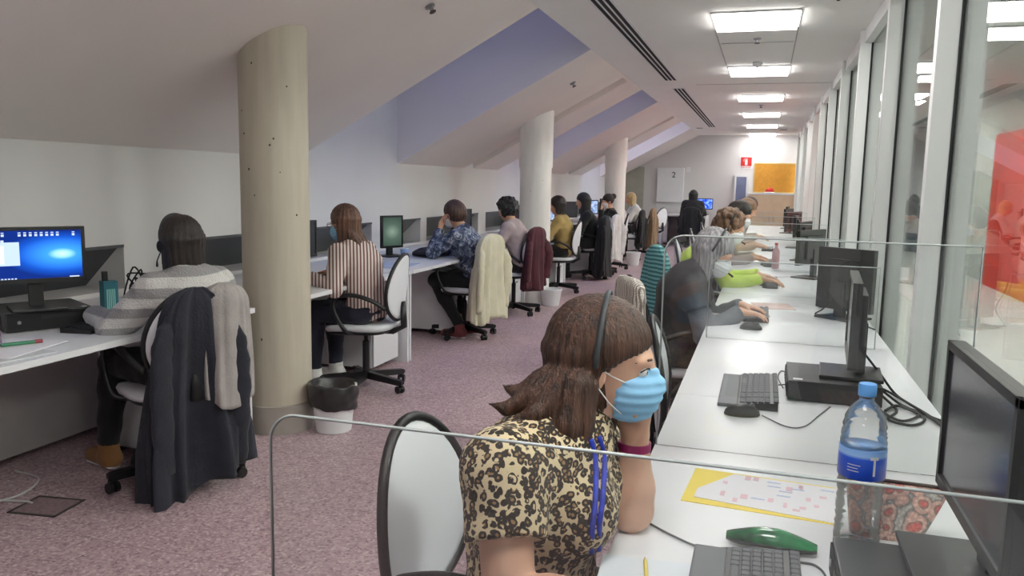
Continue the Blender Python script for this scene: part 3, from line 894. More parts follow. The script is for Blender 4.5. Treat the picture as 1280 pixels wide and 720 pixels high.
# nearest station
pc_case(0.30, 1.385, DZ, 0, 'flat black desktop computer under the nearest monitor, bottom right corner', 0.29, 0.27, 0.07)
monitor(0.355, 1.45, DZ + 0.07, 180, 'large black monitor cropped at the right edge, screen off', 0.45, 0.28, stand=0.075)
keyboard(0.035, 1.31, DZ, 0, 'grey keyboard at the bottom edge in front of the leopard print woman', L=0.44, W=0.13)
# bottle
t = thing('water_bottle', 'large clear plastic water bottle with blue cap and blue label', 'bottle', (0.213, 1.665, DZ))
m_pet = clear('pet', (254, 255, 255), 1.45, 0.03, film=0.02, boost=0.9)
prof = [(0.030, 0.004), (0.040, 0.0), (0.043, 0.01)]
for k in range(9):
    z = 0.02 + k * 0.0135; prof += [(0.0435, z), (0.0405, z + 0.0065)]
prof += [(0.043, 0.142), (0.0435, 0.146), (0.0435, 0.20), (0.0425, 0.204)]
for k in range(4):
    z = 0.212 + k * 0.012; prof += [(0.0435 - k * 0.0008, z), (0.041 - k * 0.0010, z + 0.006)]
prof += [(0.038, 0.262), (0.031, 0.276), (0.021, 0.288), (0.0145, 0.294), (0.014, 0.303), (0.017, 0.304), (0.017, 0.307), (0.0135, 0.308), (0.0135, 0.318)]
def wob(mbx, prof, n=48, tw=0.0):
    loops = []
    for i, (r, z) in enumerate(prof):
        loops.append([(r * math.cos(2 * PI * k / n), r * math.sin(2 * PI * k / n), z + (0.004 * math.sin(2 * PI * k / n * 2 + i * 0.8) if 0.02 < z < 0.14 or 0.21 < z < 0.26 else 0)) for k in range(n)])
    return mbx.ring(loops)
wob(MB(), prof).build('bottle_body', m_pet, t, True)
m_lab = bpy.data.materials.new('bottle_label'); nt, out = nodes(m_lab)
p = N(nt, 'ShaderNodeBsdfPrincipled', Roughness=0.3); tc = N(nt, 'ShaderNodeTexCoord'); sp = N(nt, 'ShaderNodeSeparateXYZ'); nt.links.new(tc.outputs['Object'], sp.inputs[0])
mr = N(nt, 'ShaderNodeMapRange'); mr.inputs['From Min'].default_value = 0.144; mr.inputs['From Max'].default_value = 0.206; nt.links.new(sp.outputs['Z'], mr.inputs['Value'])
r = ramp(nt, mr.outputs[0], [(0.0, lin((24, 66, 190))), (0.7, lin((36, 88, 214))), (0.8, lin((150, 190, 240))), (1.0, lin((120, 170, 236)))]); nt.links.new(r.outputs[0], p.inputs['Base Color']); nt.links.new(p.outputs[0], out.inputs[0])
lb = MB().lathe([(0.0441, 0.145), (0.0445, 0.146), (0.0445, 0.204), (0.0441, 0.205)], n=48).build('label_sleeve', m_lab, t, True)
g = MB()
for k, (a0, a1, z0_, z1_) in enumerate([(-1.22, -1.12, 0.156, 0.192), (-1.36, -1.0, 0.188, 0.194), (-2.3, -1.75, 0.174, 0.1755), (-2.3, -1.85, 0.168, 0.1695), (-2.3, -1.8, 0.162, 0.1635)]):
    vs = []
    for q in range(6):
        a = a0 + (a1 - a0) * q / 5
        for z in (z0_, z1_): vs.append((0.0448 * math.cos(a), 0.0448 * math.sin(a), z))
    g.poly(vs, [(2 * q, 2 * q + 2, 2 * q + 3, 2 * q + 1) for q in range(5)])
g.build('label_print', m_whitep, lb)
MB().lathe([(0.0165, 0.305), (0.0168, 0.307), (0.0168, 0.326), (0.0155, 0.329), (0.0, 0.3295)], n=40).build('screw_cap', mat('cap_blue', (96, 160, 228), 0.4), t, angle=40)
# snake print pouch: a wedge with its zip on top
def snake_mat():
    m = bpy.data.materials.new('snake_print'); nt, out = nodes(m)
    p = N(nt, 'ShaderNodeBsdfPrincipled', Roughness=0.4); tc = N(nt, 'ShaderNodeTexCoord')
    no = N(nt, 'ShaderNodeTexNoise', Scale=22.0, Detail=2.0); nt.links.new(tc.outputs['Object'], no.inputs[0])
    mx = N(nt, 'ShaderNodeMix', data_type='VECTOR'); mx.inputs[0].default_value = 0.025
    nt.links.new(tc.outputs['Object'], mx.inputs[4]); nt.links.new(no.outputs['Color'], mx.inputs[5])
    v = N(nt, 'ShaderNodeTexVoronoi', Scale=33.0); nt.links.new(mx.outputs[1], v.inputs['Vector'])
    r = ramp(nt, v.outputs['Distance'], [(0.0, lin((212, 104, 98))), (0.30, lin((206, 108, 100))), (0.36, lin((136, 120, 116))), (0.42, lin((224, 182, 166))), (0.6, lin((216, 170, 156))), (0.68, lin((120, 116, 116))), (0.8, lin((190, 182, 176)))])
    v2 = N(nt, 'ShaderNodeTexVoronoi', Scale=150.0); nt.links.new(tc.outputs['Object'], v2.inputs['Vector'])
    r2 = ramp(nt, v2.outputs['Distance'], [(0.3, (1, 1, 1, 1)), (0.6, (0.6, 0.6, 0.6, 1))])
    mm = N(nt, 'ShaderNodeMix', data_type='RGBA', blend_type='MULTIPLY'); mm.inputs[0].default_value = 0.8
    nt.links.new(r.outputs[0], mm.inputs[6]); nt.links.new(r2.outputs[0], mm.inputs[7]); nt.links.new(mm.outputs[2], p.inputs['Base Color']); nt.links.new(p.outputs[0], out.inputs[0])
    return m
t = thing('cosmetic_pouch', 'pink and grey snake print pouch standing behind the water bottle', 'pouch', (0.275, 1.735, DZ), R_(2))
lo = []
for q in range(9):
    z = 0.105 * q / 8; hw_ = 0.068 + 0.032 * q / 8; th = 0.034 * (1 - 0.72 * (q / 8) ** 1.6); e = 3
    l = []
    for k in range(32):
        a = 2 * PI * k / 32; c, s = math.cos(a), math.sin(a)
        l.append((hw_ * abs(c) ** (2 / e) * (1 if c >= 0 else -1) + 0.02 * q / 8, th * abs(s) ** (2 / e) * (1 if s >= 0 else -1) + 0.012 * q / 8, z + (0.003 if q == 8 else 0) * math.sin(3 * a)))
    lo.append(l)
MB().ring(lo).build('pouch_body', snake_mat(), t, True)
MB().tube([(-0.078, 0.012, 0.107), (0.0, 0.013, 0.109), (0.11, 0.012, 0.107)], 0.004, 8).build('zip', mat('zip_brown', (70, 58, 56), 0.5), t, True)
MB().box(-0.085, -0.079, 0.006, 0.018, 0.085, 0.108, bev=0.001).build('zip_pull', m_chrome, t)
# yellow-edged sheet with printed marks, lying under a clear sleeve
t = thing('paper_sheet', 'white printed sheet on a yellow backing sheet beside the bottle', 'paper', (0.03, 1.87, DZ), R_(-4))
MB().box(-0.165, 0.16, -0.115, 0.11, 0.0, 0.0016).build('yellow_backing', mat('yellow_paper', (246, 222, 96), 0.6, var=0.02), t)
ws = MB().poly([(-0.14, -0.085, 0.002), (0.165, -0.112, 0.002), (0.165, 0.10, 0.002), (-0.07, 0.10, 0.002), (-0.14, -0.03, 0.002), (-0.14, -0.085, 0.0032), (0.165, -0.112, 0.0032), (0.165, 0.10, 0.0032), (-0.07, 0.10, 0.0032), (-0.14, -0.03, 0.0032)], [(0, 1, 2, 3, 4), (5, 6, 7, 8, 9), (0, 1, 6, 5), (1, 2, 7, 6), (2, 3, 8, 7), (3, 4, 9, 8), (4, 0, 5, 9)]).build('white_sheet', mat('paper_white', (238, 236, 242), 0.5, var=0.01), t)
g = MB(); rr_ = random.Random(5)
for k in range(16):
    x = rr_.uniform(-0.09, 0.14); yv = rr_.uniform(-0.09, 0.08); g.box(x, x + rr_.uniform(0.008, 0.016), yv, yv + rr_.uniform(0.012, 0.03), 0.0033, 0.0036)
g.build('pink_marks', mat('pink_ink', (232, 196, 208), 0.6), ws)
g = MB()
for k in range(7):
    x = rr_.uniform(-0.02, 0.14); yv = rr_.uniform(-0.05, 0.08); g.box(x, x + 0.03, yv, yv + 0.006, 0.0033, 0.0037)
g.build('blue_marks', mat('blue_ink', (190, 200, 232), 0.6), ws)
# green spectacle case
t = thing('spectacle_case', 'shiny green and black elongated case lying behind the nearest keyboard', 'case', (0.05, 1.58, DZ), R_(-3))
lo = []
for q in range(15):
    u = q / 14; x = -0.085 + 0.17 * u; s = max(0.10, math.sin(PI * (0.05 + 0.9 * u)) ** 0.45)
    lo.append([(x, 0.026 * s * math.cos(2 * PI * k / 20), 0.019 + 0.019 * s * math.sin(2 * PI * k / 20) - 0.004 * math.cos(2 * PI * u)) for k in range(20)])
gm = mat('case_green', (10, 58, 36), 0.22, var=0.5, scale=16, coat=0.6, c2=(48, 160, 96))
MB().ring([[(v[0], v[1], max(0.016, v[2])) for v in l] for l in lo]).build('lid', gm, t, True)
MB().ring([[(v[0], v[1], max(0.001, min(0.017, v[2]))) for v in l] for l in lo]).build('base_shell', mat('case_dark', (18, 36, 30), 0.3, coat=0.5), t, True)
# notepad and pencil near the bottom edge
t = thing('notepad', 'white notepad sheet at the bottom edge beside the leopard print woman', 'paper', (-0.15, 1.36, DZ), R_(4))
MB().box(-0.10, 0.085, -0.14, 0.09, 0.0, 0.004, bev=0.001).build('sheets', mat('pad_blue', (222, 228, 236), 0.6), t)
t = thing('pencil', 'yellow pencil lying on the notepad at the bottom edge', 'pencil', (-0.165, 1.375, DZ + 0.0085), R_(100))
MB().cyl((-0.08, 0, 0), (0.055, 0, 0), 0.0038, n=6).build('barrel', mat('pencil_yellow', (214, 190, 50), 0.4), t)
MB().cyl((0.055, 0, 0), (0.072, 0, 0), 0.0038, 0.0006, n=6).build('tip', mat('wood_tip', (196, 160, 110), 0.7), t)
cable([(-0.20, 1.62, DZ + 0.003), (-0.14, 1.57, DZ + 0.003), (-0.08, 1.535, DZ + 0.003), (-0.02, 1.55, DZ + 0.003), (0.02, 1.535, DZ + 0.004)], 0.0022, 'thin grey headset cable running behind the nearest keyboard', m_cable_g)
cable([(0.10, 1.535, DZ + 0.003), (0.13, 1.53, DZ + 0.003), (0.145, 1.49, DZ + 0.003), (0.138, 1.42, DZ + 0.003)], 0.0022, 'thin grey cable curling beside the green case', m_cable_g)

# second station (empty seat)
pc_case(0.255, 2.91, DZ, 0, 'flat black desktop computer on the desk behind the bottle', 0.29, 0.30, 0.07)
monitor(0.305, 2.93, DZ + 0.07, 176, 'black monitor seen edge-on, standing on a flat computer behind the bottle', 0.44, 0.28, stand=0.06)
keyboard(0.015, 2.82, DZ, 0, 'black keyboard with grey palm rest on the empty desk', L=0.43, W=0.125)
mouse(-0.03, 2.53, DZ, 8, 'black mouse in front of the keyboard on the empty desk')
cable([(0.03, 2.53, DZ + 0.004), (0.10, 2.44, DZ + 0.003), (0.15, 2.46, DZ + 0.003), (0.20, 2.60, DZ + 0.003), (0.24, 2.72, DZ + 0.003)], 0.002, 'thin grey cable from the mouse to the flat computer', m_cable_g)
cable([(0.085, 2.96, DZ + 0.003), (0.12, 3.0, DZ + 0.003), (0.13, 3.12, DZ + 0.003), (0.10, 3.20, DZ + 0.003), (0.085, 3.08, DZ + 0.003), (0.10, 2.92, DZ + 0.003)], 0.002, 'pale looped cable between keyboard and flat computer', m_cable_g)
for k, pts in enumerate([
    [(0.34, 2.95, 0.90), (0.42, 3.0, 0.80), (0.47, 2.95, DZ + 0.006), (0.52, 2.75, DZ + 0.006), (0.55, 2.62, DZ + 0.006)],
    [(0.41, 2.90, 0.77), (0.46, 2.84, DZ + 0.006), (0.50, 2.72, DZ + 0.006), (0.44, 2.62, DZ + 0.006), (0.40, 2.70, DZ + 0.006), (0.46, 2.80, DZ + 0.006), (0.55, 2.66, DZ + 0.008)],
    [(0.41, 2.84, 0.76), (0.44, 2.74, DZ + 0.006), (0.40, 2.62, DZ + 0.006), (0.46, 2.58, DZ + 0.006), (0.51, 2.68, DZ + 0.006), (0.45, 2.78, DZ + 0.012), (0.40, 2.70, DZ + 0.012)],
    [(0.41, 2.98, 0.76), (0.46, 2.96, DZ + 0.006), (0.49, 2.80, DZ + 0.014), (0.53, 2.66, DZ + 0.010), (0.555, 2.5, DZ + 0.006)]]):
    cable(pts, 0.0042, ['thick black cable hanging from the edge-on monitor to the desk edge', 'black cable looped behind the flat computer, its coil widest', 'black cable in a small coil beside the flat computer', 'black cable running over the coil to the glass wall side of the desk'][k], group='black cables coiled behind the flat computer')
# grey-haired woman's station
t = monitor(0.45, 4.68, DZ, 50, 'black monitor seen from behind on a pole stand, near the grey-haired woman', 0.34, 0.34, stand=0.045)
pc_case(0.44, 5.12, DZ, 0, 'upright black computer tower behind the pole stand monitor', 0.20, 0.16, 0.33)
cable([(0.30, 4.60, 1.0), (0.32, 4.55, 0.95), (0.36, 4.53, 0.86), (0.33, 4.54, 0.80), (0.30, 4.6, 0.76), (0.42, 4.7, 0.745)], 0.004, 'black cable dangling down the pole of the turned monitor')
cable([(0.40, 4.66, 1.02), (0.46, 4.60, 1.06), (0.50, 4.58, 1.0), (0.50, 4.62, 0.85), (0.53, 4.5, 0.745), (0.56, 4.3, 0.745)], 0.004, 'black cable arching beside the fins from the turned monitor')
keyboard(-0.01, 4.55, DZ, 0, 'white-keyed keyboard under the hands of the grey-haired woman', L=0.42, W=0.13, rest=False).children[0]
mouse(-0.03, 4.12, DZ, 0, 'grey mouse in front of the grey-haired woman')
t = thing('document', 'pinkish paper on the desk beyond the hands of the grey-haired woman', 'paper', (0.07, 5.0, DZ), R_(10)); MB().box(-0.10, 0.12, -0.14, 0.10, 0, 0.003).build('sheet', mat('pink_paper', (222, 196, 190), 0.7), t)
# further stations on the right
for k, (yy, kk, ll, mm) in enumerate([(6.2, 'keyboard in front of the lime green sweater', 'black monitor at the glass wall opposite the lime green sweater', 'mouse beside the hand of the lime green sweater'), (7.8, 'distant keyboard behind the lime green sweater', 'second black monitor beyond the lime green sweater', 'distant mouse behind the lime green sweater'), (9.5, 'small distant keyboard, third beyond the turned monitor', 'third black monitor beyond the lime green sweater', None), (11.1, None, 'fourth black monitor along the distant glass wall desks', None), (12.7, None, 'fifth black monitor along the distant glass wall desks', None), (14.2, None, 'furthest black monitor along the glass wall desks', None)]):
    monitor(0.36 + 0.02 * (k % 2), yy + 0.5, DZ, 150 + 12 * (k % 3), ll, 0.42, 0.27, stand=0.11)
    if kk: keyboard(0.06, yy, DZ, 0, kk, L=0.42, W=0.13, rest=False, detail=False)
    if mm: mouse(0.07, yy - 0.32, DZ, 0, mm)
t = thing('water_bottle', 'small pinkish plastic bottle far along the glass wall desks', 'bottle', (0.12, 7.35, DZ)); MB().lathe([(0.03, 0), (0.032, 0.01), (0.032, 0.15), (0.012, 0.19), (0.012, 0.21)], n=20).build('bottle_body', mat('pink_pet', (196, 150, 156), 0.3), t, True); MB().lathe([(0.014, 0.205), (0.014, 0.225)], n=14).build('screw_cap', m_red, t)
for k, (x, yy, l) in enumerate([(0.1, 8.3, 'loose papers spread beyond the small pinkish bottle'), (0.05, 9.9, 'furthest loose papers on the glass wall desks'), (0.12, 6.75, 'papers behind the keyboard of the lime green sweater')]):
    t = thing('document', l, 'paper', (x, yy, DZ), R_(20 * k)); MB().box(-0.14, 0.10, -0.10, 0.12, 0, 0.004).build('sheet', MATS['paper_white'], t)
# red cap on the low cupboard
t = thing('cap', 'red and white cap on the low beige cupboard', 'cap', (0.10, YE - 0.3, 1.30))
MB().lathe([(0.10, 0), (0.10, 0.05), (0.085, 0.09), (0.05, 0.12), (0, 0.13)], n=24).build('crown', m_red, t, True)
MB().lathe([(0.13, 0.0), (0.135, 0.01), (0.10, 0.03)], n=24).build('brim', m_whitep, t, True)

# ------------------------------------------------------------------ left side equipment
pc_case(-3.22, 2.88, DZ, 152, 'flat black desktop computer under the lit blue monitor', 0.34, 0.36, 0.09)
monitor(-3.14, 2.80, DZ + 0.09, -34, 'lit monitor with blue desktop picture at the left edge', 0.41, 0.255, scr=screen_mat('screen_blue', 'blue'), stand=0.12, fancy=True)
keyboard(-2.93, 2.98, DZ, 190, 'black keyboard beside the sweater sleeve, left desk', L=0.44, W=0.15, rest=False, dark=True)
t = thing('pen_holder', 'teal carton box with a striped panel, right of the blue monitor', 'box', (-3.22, 3.30, DZ), R_(-28))
MB().box(-0.035, 0.035, -0.035, 0.035, 0, 0.16, bev=0.002).build('carton', mat('teal_card', (44, 112, 126), 0.55), t)
g = MB()
for k in range(5): g.box(0.0352, 0.0362, -0.022 + k * 0.009, -0.017 + k * 0.009, 0.015, 0.12)
g.build('striped_panel', mat('mint_stripe', (150, 210, 205), 0.6), t)
MB().box(-0.01, 0.012, -0.03, -0.005, 0.15, 0.21, bev=0.003).build('dark_marker', m_dark, t)
t = thing('telephone', 'black desk telephone left of the blue monitor base', 'telephone', (-3.30, 2.45, DZ), R_(-20))
MB().prism([(-0.1, 0), (0.1, 0), (0.1, 0.02), (-0.08, 0.07), (-0.1, 0.07)], -0.09, 0.09, 'y').build('body', m_black, t)
MB().box(-0.09, 0.09, -0.085, -0.04, 0.06, 0.10, bev=0.012).build('handset', m_black, t)
for k, (x, yy, r, l, c) in enumerate([(-2.86, 2.42, 12, 'top sheet of the papers at the left edge, under the green marker', 'paper_white'), (-2.80, 2.30, -8, 'lower folder sheet of the papers at the left edge', 'paper_grey')]):
    t = thing('document', l, 'paper', (x, yy, DZ + (0.005 if k == 0 else 0)), R_(r), 'papers at the left edge'); MB().box(-0.13, 0.13, -0.19, 0.16, 0, 0.004, bev=0.001).build('sheet', MATS.get(c) or mat(c, (206, 208, 212), 0.6), t)
t = thing('marker', 'green and red marker lying on the papers at the left edge', 'marker', (-2.86, 2.46, DZ + 0.017), R_(62))
MB().cyl((-0.07, 0, 0), (0.05, 0, 0), 0.0075, n=12).build('barrel', mat('marker_green', (60, 130, 96), 0.4), t); MB().cyl((0.05, 0, 0), (0.078, 0, 0), 0.008, n=12).build('cap', mat('marker_red', (150, 60, 70), 0.4), t)
t = thing('plastic_tray', 'clear purplish plastic tray with odds and ends at the left edge', 'tray', (-3.0, 2.28, DZ + 0.0), R_(5))
g = MB(); m_tray = clear('tray_plastic', (214, 196, 220), 1.45, 0.1, film=0.35, filmc=(196, 178, 200))
for q in ((-0.1, 0.1, -0.13, -0.127), (-0.1, 0.1, 0.127, 0.13), (-0.1, -0.097, -0.13, 0.13), (0.097, 0.1, -0.13, 0.13)): g.box(q[0], q[1], q[2], q[3], 0.0, 0.07)
g.box(-0.1, 0.1, -0.13, 0.13, 0, 0.003); g.build('tray', m_tray, t)
t = thing('red_bag', 'crimson soft bag on the desk just left of the beige column', 'bag', (-3.15, 3.64, DZ))
S = SDF((-0.25, -0.25, 0), (0.25, 0.25, 0.3), 0.008)
S.ell((0, 0, 0.03), (0.16, 0.15, 0.06), 0.03); S.cap((-0.03, -0.12, 0.05), (0, -0.02, 0.13), 0.035, 0.03, 0.05); S.cap((0, -0.02, 0.12), (0.04, 0.10, 0.06), 0.03, 0.04, 0.05); S.ripple(0.006, 30, 3); S.plane((0, 0, 0.004), (0, 0, -1))
S.mesh('fabric', mat('crimson', (150, 26, 56), 0.7, var=0.15, scale=12), t)
MB().tube(curve_pts([(-0.1, 0.05, 0.05), (-0.08, 0.04, 0.14), (0.02, 0.06, 0.16), (0.06, 0.07, 0.06)], 20), 0.006, 7).build('strap', mat('crimson_dark', (96, 20, 40), 0.7), t, True)
t = thing('cable_tangle', 'dark curly cord heap beside the crimson bag', 'cable', (-3.38, 3.70, DZ), 0); rr_ = random.Random(9)
MB().tube(curve_pts([(rr_.uniform(-0.08, 0.08), rr_.uniform(-0.08, 0.08), abs(rr_.uniform(0.01, 0.2))) for _ in range(22)], 120), 0.005, 6).build('cord', m_black_matt, t, True)
# striped shirt woman's and the following stations
monitor(-3.28, 6.75, DZ, -25, 'monitor with a pale green screen picture beyond the striped shirt woman', 0.25, 0.30, scr=screen_mat('screen_green', 'green'), stand=0.08)
t = thing('paper_cup', 'pale blue cup at the foot of the green screen monitor', 'cup', (-3.0, 6.42, DZ)); MB().lathe([(0.028, 0), (0.038, 0.11), (0.036, 0.11), (0.027, 0.01)], n=24).build('cup_body', mat('cup_blue', (120, 150, 200), 0.5), t, True); MB().lathe([(0.039, 0.107), (0.039, 0.113), (0.036, 0.113), (0.036, 0.107)], n=24).build('rim', m_whitep, t)
for k, (x, yy, r, l, c, lab) in enumerate([(-2.92, 6.05, 5, 'blue-edged papers in front of the pale blue cup', (176, 188, 214), 1), (-2.86, 5.35, -10, 'papers beside the long brown hair', (214, 214, 220), 1)]):
    t = thing('document', l, 'paper', (x, yy, DZ), R_(r), 'papers on the left wall desks'); MB().box(-0.16, 0.16, -0.24, 0.2, 0, 0.004, bev=0.001).build('sheet', mat('paper_b%d' % k, c, 0.6), t)
t = thing('dark_bag', 'dark flat bag on the desk in front of the blue patterned blouse', 'bag', (-3.0, 7.0, DZ)); S = SDF((-0.3, -0.3, 0), (0.3, 0.3, 0.2), 0.01); S.ell((0, 0, 0.03), (0.16, 0.22, 0.05), 0.02); S.cap((-0.05, -0.1, 0.05), (0.02, 0.12, 0.07), 0.04, 0.03, 0.04); S.ripple(0.008, 30, 5); S.plane((0, 0, 0.004), (0, 0, -1)); S.mesh('fabric', mat('bag_dark', (44, 42, 50), 0.7, var=0.2), t)
keyboard(-2.92, 4.85, DZ, 180, 'black keyboard under the hands of the striped shirt woman', L=0.42, W=0.14, rest=False, dark=True)
S_LAV = screen_mat('screen_pale', 'pale')
for k, (yy, yw, s, l) in enumerate([(5.05, -8, None, 'dark monitor behind the beige column, facing the striped shirt woman'), (8.35, -10, None, 'dark monitor left of the curly-haired woman before the middle column'), (10.6, -30, None, 'dark monitor just right of the middle column'), (11.75, -60, S_LAV, 'pale lit monitor beside the long black hair'), (13.3, -50, None, 'dark monitor between the black-haired women on the left'), (15.1, -50, S_LAV, 'pale lit monitor before the furthest column'), (17.0, -40, None, 'furthest dark monitor on the left desks')]):
    monitor(-3.2, yy, DZ, yw, l, 0.40, 0.27, scr=s, stand=0.13)
    if k: keyboard(-2.92, yy - 0.3, DZ, 180, ['', 'keyboard of the curly-haired woman before the middle column', 'keyboard on the desk right of the middle column', 'keyboard of the woman with long black hair', 'keyboard of the masked woman in black', 'keyboard of the blonde woman in white', 'furthest keyboard on the left desks'][k], L=0.42, W=0.14, rest=False, dark=True, detail=False)
monitor(-1.42, YE - 0.45, DZ, -75, 'bright blue monitor on the far wall desk beside the woman in black', 0.42, 0.27, scr=screen_mat('screen_royal', 'royal'), stand=0.13)
# bins
def bin_(x, y, label, h=0.27, bag=True):
    t = thing('waste_bin', label, 'waste bin', (x, y, 0), 0, 'white waste bins')
    MB().lathe([(0.095, 0), (0.10, 0.004), (0.128, h - 0.02), (0.134, h - 0.02), (0.134, h), (0.125, h), (0.095, 0.01)], n=32).build('bin_body', m_whitep, t, angle=40)
    if bag:
        S = SDF((-0.2, -0.2, 0.08), (0.2, 0.2, h + 0.08), 0.006)
        S.cap((0, 0, h - 0.14), (0, 0, h - 0.03), 0.131, 0.146, 0.0); S.plane((0, 0, h + 0.012), (0, 0, 1)); S.plane((0, 0, h - 0.13), (0, 0, -1))
        S.ell((0, 0, h + 0.04), (0.125, 0.125, 0.12), 0.01, sub=True); S.ripple(0.006, 42, 4)
        S.mesh('bin_bag', mat('bin_bag', (46, 44, 46), 0.35, var=0.2, scale=20), t)
    return t
bin_(-2.305, 3.98, 'white waste bin with a black bag at the foot of the beige column')
bin_(-2.36, 9.12, 'plain white bin at the foot of the middle column', 0.2, False)
bin_(-2.2, 14.35, 'white bin by the furthest column', 0.24, False)
# floor box and cords
t = thing('floor_box', 'square steel-framed floor box set in the terrazzo at the lower left', 'floor box', (-2.91, 2.58, 0), R_(8))
g = MB(); a, b = 0.115, 0.095
for q in ((-a, a, -b, -b + .012), (-a, a, b - .012, b), (-a, -a + .012, -b, b), (a - .012, a, -b, b)): g.box(q[0], q[1], q[2], q[3], 0, 0.004)
g.build('steel_frame', mat('floor_box_steel', (92, 88, 88), 0.45, 0.5), t)
MB().box(-a + .012, a - .012, -b + .012, b - .012, 0, 0.0025).build('inlay', mat('inlay', (150, 126, 132), 0.5, var=0.2, scale=60), t)
cable([(-3.4, 2.2, 0.006), (-3.2, 2.45, 0.006), (-3.12, 2.62, 0.006), (-3.2, 2.8, 0.006), (-3.4, 2.85, 0.006)], 0.005, 'white cord looping on the floor under the left desk', m_cable_w)
cable([(-3.35, 2.5, 0.006), (-3.15, 2.55, 0.006), (-3.03, 2.58, 0.006), (-2.99, 2.58, 0.004)], 0.005, 'white cord running to the floor box', m_cable_w)
# ------------------------------------------------------------------ cloth, skin and hair materials
def skinm(name, c):
    m = mat(name, c, 0.5, var=0.05, scale=14)
    p = [n for n in m.node_tree.nodes if n.type == 'BSDF_PRINCIPLED'][0]
    p.inputs['Subsurface Weight'].default_value = 0.08; p.inputs['Subsurface Radius'].default_value = (0.01, 0.004, 0.002); return m
SK = skinm('skin', (206, 158, 130)); SK2 = skinm('skin_tan', (216, 172, 148)); SK3 = skinm('skin_dark', (150, 104, 80))
def hairm(name, c, c2):
    return mat(name, c, 0.42, c2=c2, scale=9, stretch=(9, 9, 0.7), bump=0.6, bscale=30)
H_BR = hairm('hair_brown', (46, 30, 24), (88, 60, 46)); H_DK = hairm('hair_dark', (22, 17, 16), (42, 32, 28)); H_BK = hairm('hair_black', (14, 13, 14), (32, 30, 32))
H_AU = hairm('hair_auburn', (62, 42, 34), (116, 80, 62)); H_GR = hairm('hair_grey', (104, 102, 106), (176, 174, 178)); H_BL = hairm('hair_blond', (176, 150, 104), (214, 190, 140)); H_MB = hairm('hair_light_brown', (84, 60, 46), (136, 104, 80))
def leopard():
    m = bpy.data.materials.new('leopard_print'); nt, out = nodes(m)
    p = N(nt, 'ShaderNodeBsdfPrincipled', Roughness=0.8); p.inputs['Sheen Weight'].default_value = 0.1
    tc = N(nt, 'ShaderNodeTexCoord')
    no = N(nt, 'ShaderNodeTexNoise', Scale=38.0, Detail=2.0); nt.links.new(tc.outputs['Object'], no.inputs[0])
    mx = N(nt, 'ShaderNodeMix', data_type='VECTOR'); mx.inputs[0].default_value = 0.016
    nt.links.new(tc.outputs['Object'], mx.inputs[4]); nt.links.new(no.outputs['Color'], mx.inputs[5])
    v = N(nt, 'ShaderNodeTexVoronoi', Scale=76.0); v.inputs['Randomness'].default_value = 0.9; nt.links.new(mx.outputs[1], v.inputs['Vector'])
    tan, dk, mid = lin((214, 196, 160)), lin((36, 27, 21)), lin((150, 118, 80))
    r = ramp(nt, v.outputs['Distance'], [(0.0, mid), (0.22, mid), (0.26, dk), (0.56, dk), (0.61, tan), (1.0, tan)])
    n2 = N(nt, 'ShaderNodeTexNoise', Scale=75.0, Detail=1.0); nt.links.new(tc.outputs['Object'], n2.inputs[0])
    g = ramp(nt, n2.outputs['Fac'], [(0.64, (0, 0, 0, 1)), (0.67, (1, 1, 1, 1))])
    m2 = N(nt, 'ShaderNodeMix', data_type='RGBA'); nt.links.new(g.outputs[0], m2.inputs[0]); nt.links.new(r.outputs[0], m2.inputs[6]); m2.inputs[7].default_value = tan
    nt.links.new(m2.outputs[2], p.inputs['Base Color']); nt.links.new(p.outputs[0], out.inputs[0]); return m
def stripes(name, a, b, direction, scale, dist=1.0, edge=0.5, bump=0.0, turn=0):
    m = bpy.data.materials.new(name); nt, out = nodes(m)
    p = N(nt, 'ShaderNodeBsdfPrincipled', Roughness=0.85); tc = N(nt, 'ShaderNodeTexCoord')
    mpv = N(nt, 'ShaderNodeMapping'); mpv.inputs['Rotation'].default_value = (0, 0, R_(turn)); nt.links.new(tc.outputs['Object'], mpv.inputs[0])
    wv = N(nt, 'ShaderNodeTexWave', bands_direction=direction, Scale=scale, Distortion=dist, Detail=1.0); wv.inputs['Detail Scale'].default_value = 0.6
    nt.links.new(mpv.outputs[0], wv.inputs[0])
    r = ramp(nt, wv.outputs['Fac'], [(edge - 0.08, lin(a)), (edge + 0.08, lin(b))]); nt.links.new(r.outputs[0], p.inputs['Base Color'])
    if bump:
        nb = N(nt, 'ShaderNodeTexNoise', Scale=120.0); nt.links.new(tc.outputs['Object'], nb.inputs[0]); bn = N(nt, 'ShaderNodeBump', Strength=bump, Distance=0.01); nt.links.new(nb.outputs['Fac'], bn.inputs['Height']); nt.links.new(bn.outputs[0], p.inputs['Normal'])
    nt.links.new(p.outputs[0], out.inputs[0]); return m
def floral():
    m = bpy.data.materials.new('blue_floral'); nt, out = nodes(m); p = N(nt, 'ShaderNodeBsdfPrincipled', Roughness=0.7); tc = N(nt, 'ShaderNodeTexCoord')
    n = N(nt, 'ShaderNodeTexNoise', Scale=22.0, Detail=2.0, Distortion=0.8); nt.links.new(tc.outputs['Object'], n.inputs[0])
    r = ramp(nt, n.outputs['Fac'], [(0.0, lin((34, 40, 56))), (0.44, lin((46, 54, 76))), (0.48, lin((100, 116, 142))), (0.54, lin((66, 74, 96))), (0.6, lin((180, 184, 194))), (0.66, lin((64, 72, 94)))]); nt.links.new(r.outputs[0], p.inputs['Base Color']); nt.links.new(p.outputs[0], out.inputs[0]); return m
def cloth(name, c, var=0.1, bump=0.3): return mat(name, c, 0.88, var=var, scale=9, bump=bump, bscale=90, sheen=0.1)
